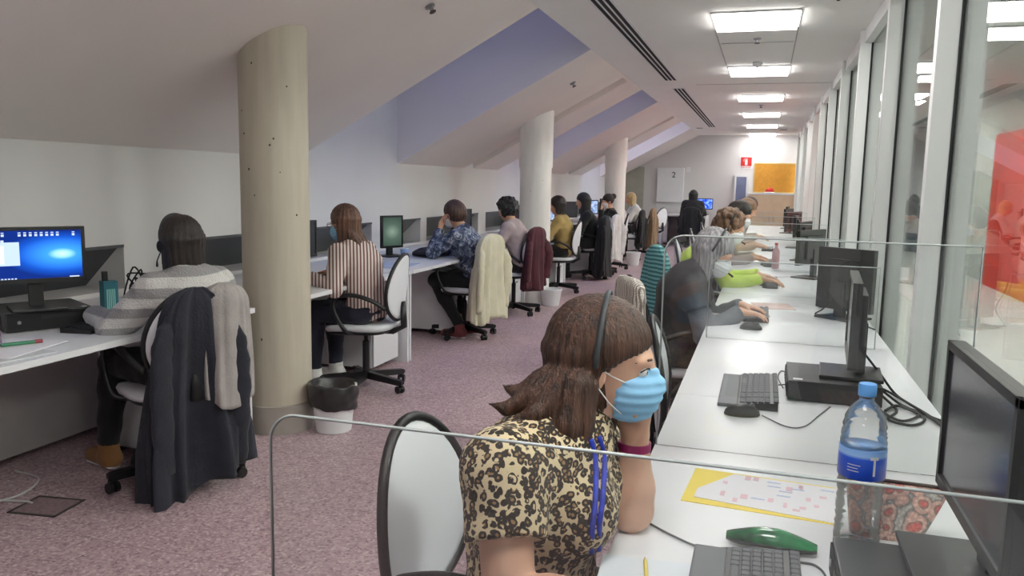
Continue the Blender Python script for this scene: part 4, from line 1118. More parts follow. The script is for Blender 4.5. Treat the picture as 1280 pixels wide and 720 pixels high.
C_BLK = cloth('cloth_black', (22, 22, 25)); C_NAVY = cloth('cloth_navy', (36, 38, 54)); C_TR = cloth('trousers_black', (20, 20, 23)); C_WH = cloth('cloth_white', (214, 212, 210))
M_MASK = mat('mask_blue', (140, 194, 232), 0.7, var=0.03); M_MASKW = mat('mask_white', (226, 230, 234), 0.7, var=0.03)

def nv(v): v = np.array(v, dtype=float); return v / (np.linalg.norm(v) + 1e-12)
def ik(S, Wt, a, b, pole):
    S, Wt, pole = V3(S), V3(Wt), V3(pole); d = Wt - S; L = np.linalg.norm(d)
    if L > (a + b) * 0.995: d = d / L * (a + b) * 0.995; L = np.linalg.norm(d); Wt = S + d
    n = d / L; ca = (a * a + L * L - b * b) / (2 * a * L); ca = max(-1, min(1, ca)); h = a * math.sqrt(1 - ca * ca)
    p = pole - n * (pole @ n); p = nv(p)
    return S + n * a * ca + p * h, Wt
def hand(S, Wt, dv, nrm, side, curl=20, k=0.006, sc=1.0):
    dv = nv(dv); nrm = nv(V3(nrm) - dv * (V3(nrm) @ dv)); side = nv(V3(side) - dv * (V3(side) @ dv) - nrm * (V3(side) @ nrm)); Wt = V3(Wt)
    offs = [0.030, 0.010, -0.010, -0.028]; lens = [(.040, .025, .019), (.045, .028, .020), (.041, .026, .019), (.032, .020, .017)]
    for i, o in enumerate(offs):
        kn = Wt + dv * (0.085 - 0.006 * abs(i - 1)) * sc + side * o * sc
        S.cap(Wt + side * o * 0.55 * sc + dv * 0.01, kn, 0.0145 * sc, 0.0105 * sc, 0.014)
        p = kn; a = R_(curl * (0.6 + 0.15 * i)); rr = 0.0092 * sc
        sp = side * o * 1.6
        for j, ln in enumerate(lens[i]):
            dd = nv((dv + sp) * math.cos(a) + nrm * math.sin(a)); q = p + dd * ln * sc
            S.cap(p, q, rr, rr * 0.9, 0.004); p = q; rr *= 0.9; a += R_(curl)
    t0 = Wt + dv * 0.022 * sc + side * 0.018 * sc; t1 = t0 + nv(side * 1.0 + dv * 0.9 + nrm * 0.3) * 0.040 * sc; t2 = t1 + nv(side * 0.45 + dv * 1.0 + nrm * 0.35) * 0.030 * sc; t3 = t2 + nv(side * 0.15 + dv + nrm * 0.4) * 0.024 * sc
    S.cap(t0, t1, 0.0145 * sc, 0.011 * sc, 0.012); S.cap(t1, t2, 0.0108 * sc, 0.0098 * sc, 0.004); S.cap(t2, t3, 0.0098 * sc, 0.008 * sc, 0.003)

def person(label, x, y, yaw, o):
    h = o.get('h', 0.010); g = o.get('girth', 1.0)
    base = np.array([x, y, 0.0]); yr = R_(yaw); F0 = np.array([math.cos(yr), math.sin(yr), 0]); L0 = np.array([-math.sin(yr), math.cos(yr), 0]); U0 = np.array([0, 0, 1.0])
    def Wd(p): return base + F0 * p[0] + L0 * p[1] + U0 * p[2]
    th = R_(o.get('lean', 12)); sn = F0 * math.sin(th) + U0 * math.cos(th)
    P = Wd(o.get('pelvis', (-0.05, 0, 0.57)))
    NB = Wd(o['neck']) if 'neck' in o else P + sn * 0.45
    sp = nv(NB - P); bk = -np.cross(sp, -L0); bk = nv(bk); bk = bk if bk @ F0 < 0 else -bk
    hunch = o.get('hunch', 0.03)
    Mi = P + (NB - P) * 0.38 + bk * hunch * 0.8; Ch = P + (NB - P) * 0.68 + bk * hunch; UC = P + (NB - P) * 0.88 + bk * hunch * 0.5
    sw = 0.162 * o.get('shw', 1.0)
    SR = Wd(o['SR']) if 'SR' in o else NB - sp * 0.055 - L0 * sw; SL = Wd(o['SL']) if 'SL' in o else NB - sp * 0.055 + L0 * sw
    HC = Wd(o['head']) if 'head' in o else NB + nv(sn * 0.9 + F0 * 0.25) * 0.165
    hy = R_(yaw + o.get('hyaw', 0)); hp = R_(o.get('hpitch', 15)); hrl = R_(o.get('hroll', 0))
    hf0 = np.array([math.cos(hy), math.sin(hy), 0]); l = np.array([-math.sin(hy), math.cos(hy), 0])
    f = hf0 * math.cos(hp) - U0 * math.sin(hp); u = hf0 * math.sin(hp) + U0 * math.cos(hp)
    l, u = l * math.cos(hrl) + u * math.sin(hrl), u * math.cos(hrl) - l * math.sin(hrl)
    A = np.array([f, l, u])
    WR = Wd(o.get('hr', (0.38, -0.14, 0.79))); WL = Wd(o.get('hl', (0.38, 0.14, 0.79)))
    ER, WR = ik(SR, WR, 0.265, 0.235, o.get('poleR', -L0 * 0.6 - U0 * 1.0 - F0 * 0.2)); EL, WL = ik(SL, WL, 0.265, 0.235, o.get('poleL', L0 * 0.6 - U0 * 1.0 - F0 * 0.2))
    if 'ER' in o: ER = Wd(o['ER'])
    if 'EL' in o: EL = Wd(o['EL'])
    legs = []
    for s, kn, an in ((-1, o.get('kr', (0.36, -0.11, 0.53)), o.get('ar', (0.36, -0.12, 0.10))), (1, o.get('kl', (0.36, 0.11, 0.53)), o.get('al', (0.36, 0.12, 0.10)))):
        legs.append((P + L0 * s * 0.085 - U0 * 0.02, Wd(kn), Wd(an)))
    At = np.array([nv(np.cross(L0, sp)), L0, sp])
    def torso(S, i, bust=True):
        S.ell(P, (0.118 * g + i, 0.165 * g + i, 0.105 + i), 0.03, At)
        S.cap(P, Mi, 0.100 * g + i, 0.092 * g + i, 0.04, L0, 1.42); S.cap(Mi, Ch, 0.092 * g + i, 0.103 * g + i, 0.04, L0, 1.42); S.cap(Ch, UC, 0.103 * g + i, 0.070 * g + i, 0.04, L0, 1.5)
        S.cap(SR, UC, 0.050 * g + i, 0.062 + i, 0.05); S.cap(SL, UC, 0.050 * g + i, 0.062 + i, 0.05)
        for s in (-1, 1): S.ell(Ch - bk * 0.085 * g + L0 * s * 0.07 - sp * 0.02, (0.055 * g + i, 0.062 * g + i, 0.06 * g + i), 0.04, At)
    def arm(S, a, b, c, i, r=(0.047, 0.039, 0.040, 0.027)):
        S.cap(a, b, r[0] * g + i, r[1] * g + i, 0.03); m = b + (c - b) * 0.3; S.cap(b, m, r[1] * g + i, r[2] * g + i, 0.015); S.cap(m, c, r[2] * g + i, r[3] + i, 0.012)
    allp = [P, NB, SR, SL, ER, EL, WR, WL, HC] + [q for L_ in legs for q in L_]
    lo = np.min(allp, axis=0) - 0.22; hi = np.max(allp, axis=0) + 0.22; lo[2] = 0.0; hi[2] = HC[2] + 0.15
    t = thing('person', label, 'person', (x, y, 0)); off = (x, y, 0)
    skin = o.get('skin', SK)
    S = SDF(lo, hi, h); torso(S, 0)
    S.cap(UC, NB, 0.062, 0.054, 0.03); S.cap(NB - sp * 0.01, HC - u * 0.05 - f * 0.02, 0.056, 0.050, 0.03)
    arm(S, SR, ER, WR, 0); arm(S, SL, EL, WL, 0)
    hd = o.get('hdir', None)
    for (E_, W_, sgn, key) in ((ER, WR, 1, 'HR'), (EL, WL, -1, 'HL')):
        q = o.get(key)
        if q: hand(S, W_, q[0], q[1], q[2], q[3], sc=o.get('hsc', 1.0) * 0.95)
        else:
            dv = nv(nv(W_ - E_) * 0.5 + F0 * 0.7); dv[2] = -0.05; hand(S, W_, dv, -U0, L0 * sgn, 18, sc=0.95 if h < 0.009 else 1.05)
    for hpj, kn, an in legs:
        S.cap(hpj, kn, 0.082 * g, 0.058, 0.03); m = kn + (an - kn) * 0.3; S.cap(kn, m, 0.056, 0.054, 0.02); S.cap(m, an, 0.054, 0.036, 0.02)
        S.cap(an - U0 * 0.045, an - U0 * 0.06 + F0 * 0.13, 0.032, 0.026, 0.02)
    # head
    S.ell(HC + u * 0.025 - f * 0.012, (0.092, 0.074, 0.088), 0.02, A); S.ell(HC + f * 0.030 - u * 0.038, (0.058, 0.054, 0.064), 0.03, A)
    S.ell(HC + f * 0.055 - u * 0.088, (0.024, 0.026, 0.018), 0.03, A); S.ell(HC + f * 0.068 + u * 0.016, (0.020, 0.048, 0.014), 0.02, A)
    S.cap(HC + f * 0.086 + u * 0.002, HC + f * 0.106 - u * 0.036, 0.0075, 0.0115, 0.014)
    for s in (-1, 1):
        S.ell(HC + f * 0.095 + l * s * 0.032 - u * 0.005, (0.015, 0.015, 0.0085), 0.008, A, sub=True)
        S.ell(HC + f * 0.101 + l * s * 0.010 - u * 0.041, (0.008, 0.007, 0.006), 0.006, A)
        S.ell(HC + l * s * 0.077 - f * 0.006 - u * 0.012, (0.017, 0.007, 0.029), 0.006, A)
        if h < 0.007: S.ell(HC + l * s * 0.086 - f * 0.003 - u * 0.008, (0.009, 0.006, 0.017), 0.004, A, sub=True)
    S.ell(HC + f * 0.083 - u * 0.058, (0.012, 0.024, 0.005), 0.006, A); S.ell(HC + f * 0.081 - u * 0.068, (0.012, 0.020, 0.006), 0.004, A)
    S.mesh('body', skin, t, off, keep='one')
    # eyes and brows
    for s in (-1, 1):
        c = HC + f * 0.0715 + l * s * 0.031 - u * 0.005
        e = MB().ball((0, 0, 0), 0.0122, 8).build('eye', mat('eye_white', (226, 222, 218), 0.25), t, True)
        Mx = Matrix((( f[0], l[0], u[0], c[0] - x), (f[1], l[1], u[1], c[1] - y), (f[2], l[2], u[2], c[2]), (0, 0, 0, 1))); e.matrix_local = Mx
        ir = MB().ball((0.0080, 0, -0.001), (0.0048, 0.0058, 0.0058), 8).build('iris', mat('iris_dark', (48, 32, 24), 0.15), e, True)
        if h < 0.009:
            MB().tube([tuple(V3(HC + f * (0.0835 - 0.0125 * q - 0.009 * q * q) + l * s * (0.031 + q * 0.02) + u * (0.020 - 0.004 * q * q)) - V3(off)) for q in (-1, -0.4, 0.2, 0.7, 1.1)], [0.001, 0.0028, 0.0030, 0.0024, 0.001], 6).build('eyebrow', o.get('hair', H_DK), t, True)
            MB().tube([tuple(V3(HC + f * (0.0835 - 0.007 * q - 0.004 * q * q) + l * s * (0.031 + q * 0.013) + u * (0.003 - 0.005 * q * q)) - V3(off)) for q in (-1, -0.4, 0.2, 0.7, 1.1)], 0.0014, 6).build('eyelash', mat('lash', (24, 18, 16), 0.6), t, True)
    # upper garment
    infl = o.get('infl', 0.013); slv = o.get('sleeve', 1.0)
    S = SDF(lo, hi, h * o.get('hq', 1.0)); torso(S, infl)
    S.cap(UC, NB - sp * 0.01, 0.074 + infl, 0.056 + infl * 0.5, 0.03)
    for a, b, c in ((SR, ER, WR), (SL, EL, WL)):
        if slv >= 1:
            S.cap(a, b, 0.050 * g + infl, 0.043 * g + infl + 0.004, 0.03); S.cap(b, c - nv(c - b) * 0.0, 0.043 * g + infl + 0.004, 0.028 + infl, 0.012, flat=True)
        else:
            e = a + (b - a) * slv * 2; S.cap(a, e, 0.052 * g + infl, 0.048 * g + infl + 0.006, 0.03, flat=True)
    if o.get('hem') is not None:
        S.plane(Wd((0, 0, o['hem'])), -sp)
    else: S.plane(P - sp * 0.09, -sp)
    S.ripple(0.0035 * o.get('fold', 1.0), 34, int(abs(x * 100 + y * 10)), (1, 1, 0.6)); S.ripple(0.0025 * o.get('fold', 1.0), 75, 5)
    S.mesh('top', o['top'], t, off)
    if o.get('vest') is not None:
        S = SDF(lo, hi, h); torso(S, infl + 0.014); S.cap(SR, SR + (ER - SR) * 0.5, 0.056 * g + infl, 0.062 * g + infl, 0.03, flat=True); S.cap(SL, SL + (EL - SL) * 0.5, 0.056 * g + infl, 0.062 * g + infl, 0.03, flat=True)
        S.cap(UC, NB, 0.085 + infl, 0.07 + infl, 0.03); S.plane(P - sp * 0.10, -sp); S.ripple(0.008, 26, 8); S.mesh('jacket', o['vest'], t, off)
    # trousers and shoes
    S = SDF(lo, hi, max(h, 0.009)); S.ell(P - U0 * 0.01, (0.122 * g + 0.01, 0.168 * g + 0.01, 0.10), 0.03, At)
    for hpj, kn, an in legs:
        S.cap(hpj, kn, 0.082 * g + 0.014, 0.058 + 0.016, 0.03); m = kn + (an - kn) * 0.35; S.cap(kn, m, 0.072, 0.066, 0.02); S.cap(m, an + U0 * 0.03, 0.066, 0.048, 0.02, flat=True)
    S.ripple(0.004, 40, 2); S.mesh('trousers', o.get('trousers', C_TR), t, off)
    for hpj, kn, an in legs:
        S = SDF(an - np.array([0.25, 0.25, 0.12]), an + np.array([0.25, 0.25, 0.12]), max(h * 0.8, 0.006)); gz = an[2] - 0.10
        hl, tp = an - U0 * 0.05 - F0 * 0.03, an - U0 * 0.062 + F0 * 0.14
        S.cap(hl, tp, 0.048, 0.042, 0.02); S.cap(an + U0 * 0.02, an - U0 * 0.05, 0.050, 0.05, 0.02); S.plane(an - U0 * 0.088, -U0); S.plane(an + U0 * 0.035, U0); sh_ = S.mesh('shoe', o.get('shoes', C_BLK), t, off)
        S = SDF(an - np.array([0.25, 0.25, 0.12]), an + np.array([0.25, 0.25, 0.0]), 0.007); S.cap(hl, tp, 0.052, 0.046, 0.0); S.plane(an - U0 * 0.078, U0); S.plane(an - U0 * 0.0985, -U0); S.mesh('sole', o.get('sole', m_whitep), sh_, off)
    # hair
    st = o.get('style', 'long'); L = o.get('hlen', 0.25); rs = random.Random(int(abs(y * 37)) + 1)
    hh = o.get('hh', h * 0.8)
    S = SDF(HC - np.array([0.22, 0.22, L + 0.14]), HC + np.array([0.22, 0.22, 0.18]), hh)
    S.ell(HC + u * 0.032 - f * 0.018, (0.104, 0.087, 0.098), 0.02, A)
    if st == 'bun': S.ell(HC + u * 0.06 - f * 0.12, (0.05, 0.05, 0.05), 0.01, A)
    if st in ('curly', 'short'):
        S.ell(HC - u * 0.01 - f * 0.045, (0.09, 0.088, 0.09), 0.03, A)
    if st == 'curly':
        for i in range(90):
            a, b = rs.uniform(0, 2 * PI), rs.uniform(-0.75, 1.0); c = math.sqrt(max(0, 1 - b * b)); d = f * math.cos(a) * c * 0.105 + l * math.sin(a) * c * 0.098 + u * b * 0.105
            if d @ f > 0.045 and d @ u < 0.06: continue
            S.ell(HC + u * 0.015 - f * 0.02 + d, (0.024, 0.024, 0.024), 0.006)
    S.ell(HC + f * 0.108 - u * 0.050 * o.get('cutz', 1), (o.get('cutx', 0.092), 0.15, 0.088), 0.015, A, sub=True)
    if st in ('long', 'bob'):
        nL = o.get('nl', 26); amax = o.get('amax', 82)
        for i in range(nL):
            ph = R_(-amax + 2 * amax * i / (nL - 1) + rs.uniform(-3, 3)); fl = nv([f[0], f[1], 0.0]); d = -fl * math.cos(ph) + l * math.sin(ph)
            side_ = abs(math.sin(ph)); r0 = 0.100 * (1 - side_) + 0.083 * side_
            a0 = HC + u * 0.075 - f * 0.015 + d * 0.05; a1 = HC - f * 0.012 + u * 0.02 + d * r0; ll = L * rs.uniform(0.86, 1.04)
            a2 = HC - f * 0.012 + d * (r0 * 0.93) - U0 * ll * 0.5; a3 = HC - f * 0.01 + d * (r0 * o.get('taper', 0.9) + rs.uniform(-0.005, 0.012)) - U0 * ll * 0.85
            a4 = a3 - U0 * ll * 0.15 + d * rs.uniform(0.0, 0.03) * o.get('flip', 1.0)
            rad = o.get('lr', 0.017)
            S.cap(a0, a1, rad, rad * 1.1, 0.012); S.cap(a1, a2, rad * 1.1, rad * 1.05, 0.010); S.cap(a2, a3, rad * 1.05, rad * 0.8, 0.008); S.cap(a3, a4, rad * 0.8, rad * 0.2, 0.006)
        S.cap(HC - f * 0.04 + u * 0.03, HC - f * 0.03 - U0 * L * 0.62, 0.075, 0.055, 0.03, l, 1.1)
    for q in o.get('locks', []):
        pts = [Wd(p_) for p_ in q[0]]
        for j in range(len(pts) - 1): S.cap(pts[j], pts[j + 1], q[1][j], q[1][j + 1], 0.006)
    if st != 'curly': S.strands(HC, 0.0022 if hh < 0.006 else 0.003, 46 if hh < 0.006 else 26)
    else: S.ripple(0.004, 110, 3)
    S.mesh('hair', o.get('hair', H_DK), t, off)
    # mask
    if o.get('mask') is not None:
        mh = min(h, 0.007) if h < 0.009 else 0.008
        S = SDF(HC - 0.17, HC + 0.17, mh * 0.8)
        S.ell(HC + f * 0.050 - u * 0.052, (0.060, 0.064, 0.060), 0.01, A); S.cap(HC + f * 0.090 - u * 0.008, HC + f * 0.106 - u * 0.036, 0.010, 0.0165, 0.02); S.ell(HC + f * 0.090 - u * 0.062, (0.022, 0.035, 0.032), 0.02, A); S.ell(HC + f * 0.054 - u * 0.084, (0.042, 0.046, 0.034), 0.02, A)
        S.plane(HC - u * 0.010, nv(u + f * -0.10)); S.plane(HC + f * 0.028, -f); S.plane(HC - u * 0.113, nv(-u - f * 0.0))
        X, Y_, Z_ = S._xyz((slice(None),) * 3); q = (X - HC[0]) * u[0] + (Y_ - HC[1]) * u[1] + (Z_ - HC[2]) * u[2]
        S.d = (S.d + 0.0016 * np.sin(q * 330)).astype(np.float32)
        mk = S.mesh('face_mask', o['mask'], t, off)
        for s in (-1, 1):
            for z0_, z1_ in ((-0.022, 0.004), (-0.085, -0.032)):
                MB().tube([tuple(V3(q_) - V3(off)) for q_ in (HC + f * 0.045 + l * s * 0.064 + u * z0_, HC + f * 0.020 + l * s * 0.074 + u * (z0_ * 0.6 + z1_ * 0.4), HC - f * 0.006 + l * s * 0.084 + u * z1_)], 0.0013, 6).build('strap', m_whitep, mk, True)
    if o.get('headset'):
        pts = []; so = o.get('hso', 0.0)
        for i in range(21):
            a = PI * (0.02 + 0.96 * i / 20); pts.append(tuple(HC + l * math.cos(a) * 0.098 + u * (math.sin(a) * 0.137 - 0.002) - f * (0.012 + so * math.sin(a)) - V3(off)))
        hs = MB().tube(pts, o.get('hbr', 0.0065), 8, flat=1.3).build('headset', mat('headset_grey', (52, 56, 60), 0.5), t, True)
        for s in (1,) if o['headset'] == 1 else (-1, 1):
            c = HC + l * s * 0.094 - f * 0.008 - u * 0.012 - V3(off); MB().tube([tuple(c - l * s * 0.008), tuple(c + l * s * 0.012)], 0.026, 16).build('ear_cushion', m_black_matt, hs)
        s = o.get('mic', 1)
        if s: MB().tube([tuple(HC + l * s * 0.098 - f * 0.0 - u * 0.03 - V3(off)), tuple(HC + l * s * 0.085 + f * 0.07 - u * 0.062 - V3(off)), tuple(HC + l * s * 0.04 + f * 0.15 - u * 0.07 - V3(off))], [0.003, 0.003, 0.006], 6).build('microphone_boom', m_black_matt, hs, True)
    if o.get('glasses'):
        gg = MB()
        for s in (-1, 1):
            c = HC + f * 0.103 + l * s * 0.031 - u * 0.006
            gg.tube([tuple(c + l * 0.024 * math.cos(a) + u * 0.019 * math.sin(a) - V3(off)) for a in [2 * PI * k / 16 for k in range(16)]], 0.0022, 6, closed=True)
            gg.tube([tuple(HC + f * 0.102 + l * s * 0.054 - V3(off)), tuple(HC - f * 0.0 + l * s * 0.08 - V3(off))], 0.002, 6)
        gg.build('glasses', m_black, t)
    t['_j'] = 0; del t['_j']
    return t, dict(P=P, NB=NB, SR=SR, SL=SL, ER=ER, EL=EL, WR=WR, WL=WL, HC=HC, f=f, l=l, u=u, UC=UC, Ch=Ch, bk=bk, F0=F0, L0=L0, off=V3(off), Mi=Mi)

# ------------------------------------------------------------------ garments hung over chair backs
def coat(x, y, yaw, label, m, top=0.96, bot=0.25, w0=0.20, w1=0.27, th=0.06, folds=5, amp=0.018, name='coat', seed=1, sleeves=True, tilt=0.0, skew=0.0, cat='coat', fx=-0.262):
    t = thing(name, label, cat, (x, y, 0), R_(yaw)); rs = random.Random(seed); n = 72; lo = []
    ph = [rs.uniform(0, 6.28) for _ in range(4)]; rows = 30
    for i in range(rows + 1):
        q = i / rows; z = top - (top - bot) * q
        if q < 0.16:
            s = math.sqrt(1 - (1 - q / 0.16) ** 2) * 0.97 + 0.03
        else: s = 1
        wd = (w0 + (w1 - w0) * min(1, q * 1.3)) * (0.25 + 0.75 * s); td = th * (0.35 + 0.65 * s) * (0.75 + 0.45 * q)
        cx = fx - 0.10 * (max(z, 0.5) - 0.72) - 0.02 * q; loop = []
        for k in range(n):
            a = 2 * PI * k / n; c, s_ = math.cos(a), math.sin(a)
            rip = amp * (0.15 + q) * (math.sin(folds * a + ph[0] + 1.2 * q) + 0.6 * math.sin((folds * 2 + 1) * a + ph[1] - 2 * q) + 0.35 * math.sin(folds * 4 * a + ph[2]))
            X = cx + (td + rip) * c * (abs(c) ** -0.25 if abs(c) > 1e-3 else 0); Y_ = (wd + rip * 0.6) * (abs(s_) ** 0.8) * (1 if s_ > 0 else -1) + tilt * q
            Z_ = z + (0.025 * math.sin(3 * a + ph[3]) + skew * s_) * q * q
            loop.append((X, Y_, Z_))
        lo.append(loop)
    MB().ring(lo).build('cloth_body', m, t, True)
    if sleeves:
        for s in (-1, 1):
            zt_ = top - 0.13; yy = s * (w0 * 0.92); zb = max(0.05, bot + 0.1) if bot < zt_ - 0.5 else zt_ - 0.5
            pts = curve_pts([(fx - 0.02, yy * 0.8, zt_), (fx - 0.05, yy + s * 0.035, zt_ - 0.12), (fx - 0.055, yy + s * 0.05, (zt_ + zb) / 2), (fx - 0.03, yy + s * 0.035, zb)], 24); nn = len(pts)
            MB().tube(pts, [0.035 + 0.022 * math.sin(min(1, j / nn * 3) * PI / 2) + 0.004 * math.sin(j * 1.7) for j in range(nn)], 16, flat=0.55).build('sleeve', m, t, True)
    return t

# ------------------------------------------------------------------ the people
LEO = leopard()
tR1, J = person('woman in leopard print blouse and blue mask resting her chin on one hand', -0.60, 1.50, 0, dict(
    h=0.0052, hh=0.0040, girth=1.14, pelvis=(0.19, 0, 0.57), neck=(0.27, 0.02, 0.975), hunch=0.045, SR=(0.175, -0.175, 0.925), SL=(0.235, 0.165, 0.90),
    head=(0.318, 0.045, 1.094), hpitch=5, hyaw=5, hroll=2, ER=(0.225, -0.275, 0.725), hr=(0.45, -0.285, 0.785), HR=((1, 0.1, -0.02), (0, 0, -1), (0, 1, 0), 22),
    EL=(0.372, 0.085, 0.775), hl=(0.375, 0.085, 0.93), HL=((0.02, -0.22, 1.0), (-0.35, -1, 0.2), (-1.0, 0.2, 0), 42), skin=SK2, hair=H_BR, style='long', hlen=0.20, amax=66, nl=34, lr=0.0135, taper=1.0, flip=0.8, cutx=0.150,
    mask=M_MASK, headset=1, mic=None, hbr=0.005, top=LEO, sleeve=0.27, infl=0.014, fold=0.7,
    locks=[([(0.26, 0.0, 1.09), (0.205, -0.03, 1.055), (0.165, -0.05, 1.035), (0.13, -0.045, 1.045)], [0.03, 0.024, 0.014, 0.003]), ([(0.26, -0.03, 1.08), (0.20, -0.06, 1.035), (0.15, -0.08, 1.01), (0.115, -0.09, 1.02)], [0.028, 0.022, 0.013, 0.003]), ([(0.26, -0.05, 1.06), (0.215, -0.09, 1.01), (0.175, -0.10, 0.985), (0.14, -0.12, 0.99)], [0.026, 0.02, 0.013, 0.003]),
           ([(0.285, -0.035, 1.06), (0.285, -0.052, 0.99), (0.285, -0.062, 0.945), (0.285, -0.06, 0.91)], [0.034, 0.034, 0.028, 0.010]), ([(0.28, -0.05, 1.06), (0.27, -0.075, 0.99), (0.265, -0.08, 0.945), (0.25, -0.085, 0.915)], [0.034, 0.032, 0.026, 0.006])]))
off = J['off']; ch = J['Ch']; L0 = J['L0']; F0 = J['F0']; NB = J['NB']
# lanyard: a ribbon that lies on the blouse, found by dropping points onto it
from mathutils.bvhtree import BVHTree
topm = [c for c in tR1.children if c.name.startswith('top')][0].data
bvh = BVHTree.FromPolygons([v.co.copy() for v in topm.vertices], [tuple(p.vertices) for p in topm.polygons])
for lx in (0.0, 0.011):
    pl = []
    for X_, Z_ in [(0.315, 0.965), (0.325, 0.92), (0.335, 0.87), (0.335, 0.82), (0.33, 0.76), (0.325, 0.70)]:
        q = (X_ + lx * (1 if Z_ > 0.75 else 0.2), -0.6, Z_); hit = bvh.ray_cast(Vector(q), Vector((0, 1, 0)))
        if hit[0] is not None: pl.append(tuple(hit[0] + Vector((0, -0.003, 0))))
    if len(pl) > 2: MB().tube(curve_pts(pl, 40), 0.0055, 8, flat=1.0).build('lanyard', mat('lanyard_blue', (34, 58, 176), 0.5, var=0.3, scale=70), tR1, True)
wl = J['WL'] - (J['WL'] - J['EL']) * 0.12 - off; ax = nv(J['WL'] - J['EL'])
MB().tube([tuple(wl - ax * 0.008), tuple(wl + ax * 0.008)], 0.0335, 24).build('wristband', mat('magenta', (150, 36, 96), 0.5), tR1)

person('grey-haired woman in a dark jacket over grey sleeves typing at the glass wall desk', -0.45, 4.40, 0, dict(h=0.008, girth=0.98, pelvis=(0.03, 0, 0.56), neck=(0.12, 0, 0.975), head=(0.21, 0, 1.09), hpitch=28, hunch=0.05, hr=(0.36, -0.10, 0.79), hl=(0.36, 0.14, 0.79), skin=SK2, hair=H_GR, style='long', hlen=0.17, amax=78,
    mask=M_MASKW, headset=1, top=cloth('grey_knit', (104, 106, 114)), vest=mat('quilted_dark', (52, 50, 56), 0.55, var=0.3, scale=14), flip=0.6))
person('person in lime green sweater with light brown hair at the glass wall desk', -0.46, 6.05, 0, dict(h=0.009, neck=(0.12, 0, 1.02), head=(0.235, 0, 1.15), hpitch=25, hunch=0.05, hr=(0.46, -0.12, 0.79), hl=(0.44, 0.16, 0.79), hair=H_MB, style='curly', hlen=0.1, mask=M_MASKW, top=cloth('lime', (198, 222, 96)), headset=1))
person('distant dark-haired person behind the lime green sweater', -0.46, 7.8, 0, dict(neck=(0.14, 0, 1.04), head=(0.25, 0, 1.185), hpitch=25, hair=H_DK, style='short', hlen=0.1, mask=M_MASKW, top=cloth('rose_grey', (150, 130, 132))))
person('distant brown-haired person, next beyond the dark-haired one at the glass wall', -0.46, 9.45, 0, dict(h=0.011, neck=(0.16, 0, 1.04), head=(0.28, 0, 1.185), hpitch=25, hair=H_MB, style='short', hlen=0.1, top=cloth('beige_knit', (190, 160, 136))))
person('furthest seated person along the glass wall desks, in a pale top', -0.46, 11.1, 0, dict(h=0.012, neck=(0.16, 0, 1.04), head=(0.28, 0, 1.185), hpitch=25, hair=H_BR, style='short', hlen=0.1, top=cloth('pale_top', (196, 188, 184))))

SWEAT = stripes('sweater_stripes', (154, 152, 154), (210, 208, 206), 'Z', 3.4, 1.5, 0.5, bump=0.9)
person('woman in grey and white striped sweater at the lit blue monitor, seen from behind', -2.50, 3.06, 163, dict(h=0.007, hh=0.006, girth=1.10, infl=0.022, pelvis=(0, 0, .57), hunch=0.06, neck=(0.05, 0, 0.985), head=(0.095, 0, 1.13), hpitch=18, hyaw=0, hr=(0.44, 0.0, 0.785), hl=(0.42, 0.24, 0.785), hair=H_DK, style='long', hlen=0.27, taper=1.18, flip=2.0, lr=0.019, headset=2, mic=1, top=SWEAT, trousers=C_TR,
    kl=(0.44, 0.14, 0.54), al=(0.50, 0.16, 0.10), kr=(0.42, -0.10, 0.53), ar=(0.30, -0.12, 0.10), shoes=cloth('suede_brown', (134, 92, 52)), sole=m_whitep))
SHIRT = stripes('shirt_stripes', (112, 72, 66), (216, 206, 200), 'X', 14, 0.12, 0.42, turn=-30)
person('woman with long auburn hair and brown striped shirt just right of the beige column', -2.55, 4.86, 172, dict(h=0.008, pelvis=(0, 0, .57), hunch=0.04, neck=(0.13, 0, 1.0), head=(0.19, 0, 1.145), hpitch=10, hyaw=-4, hr=(0.36, -0.12, 0.79), hl=(0.27, 0.24, 0.785), hair=H_AU, style='long', hlen=0.30, amax=74, taper=0.85, locks=[([(0.12, 0.02 * q, 1.10), (0.035, 0.022 * q, 0.98), (-0.005, 0.022 * q, 0.86), (-0.01, 0.02 * q, 0.74)], [0.035, 0.03, 0.024, 0.004]) for q in (-2, -1, 0, 1, 2)], mask=M_MASK, glasses=True, top=SHIRT, trousers=C_NAVY, shoes=C_WH, sole=m_whitep))
person('woman in blue patterned blouse with dark hair, behind the cream coat chair', -2.52, 6.92, 178, dict(h=0.008, pelvis=(0, 0, .57), neck=(0.14, 0, 1.0), head=(0.22, 0, 1.14), hpitch=20, hyaw=-14, hr=(0.40, -0.12, 0.79), hl=(0.31, 0.10, 1.0), HL=((0.1, 0, 1), (1, 0, 0), (0, 1, 0), 30), hair=H_BR, style='short', hlen=0.12, mask=M_MASKW, top=floral(), trousers=C_TR, shoes=cloth('shoe_red', (120, 62, 62)),
    kl=(0.34, 0.12, 0.53), al=(0.10, 0.12, 0.10), kr=(0.34, -0.10, 0.53), ar=(0.08, -0.10, 0.10)))
person('woman with black curly hair and pale mauve sweater before the middle column', -2.50, 8.33, 178, dict(h=0.009, pelvis=(0, 0, .57), neck=(0.12, 0, 1.0), head=(0.18, 0, 1.15), hpitch=20, hyaw=-12, hr=(0.42, -0.12, 0.79), hl=(0.42, 0.12, 0.79), hair=H_BK, style='curly', hlen=0.12, top=cloth('mauve_knit', (178, 162, 162)), trousers=C_BLK))
person('person in mustard yellow top half hidden by the middle column', -2.50, 10.3, 182, dict(pelvis=(0, 0, .57), neck=(0.06, 0, 1.0), head=(0.11, 0, 1.15), hpitch=15, hair=H_DK, style='bob', hlen=0.12, top=cloth('mustard', (172, 148, 92)), trousers=C_BLK))
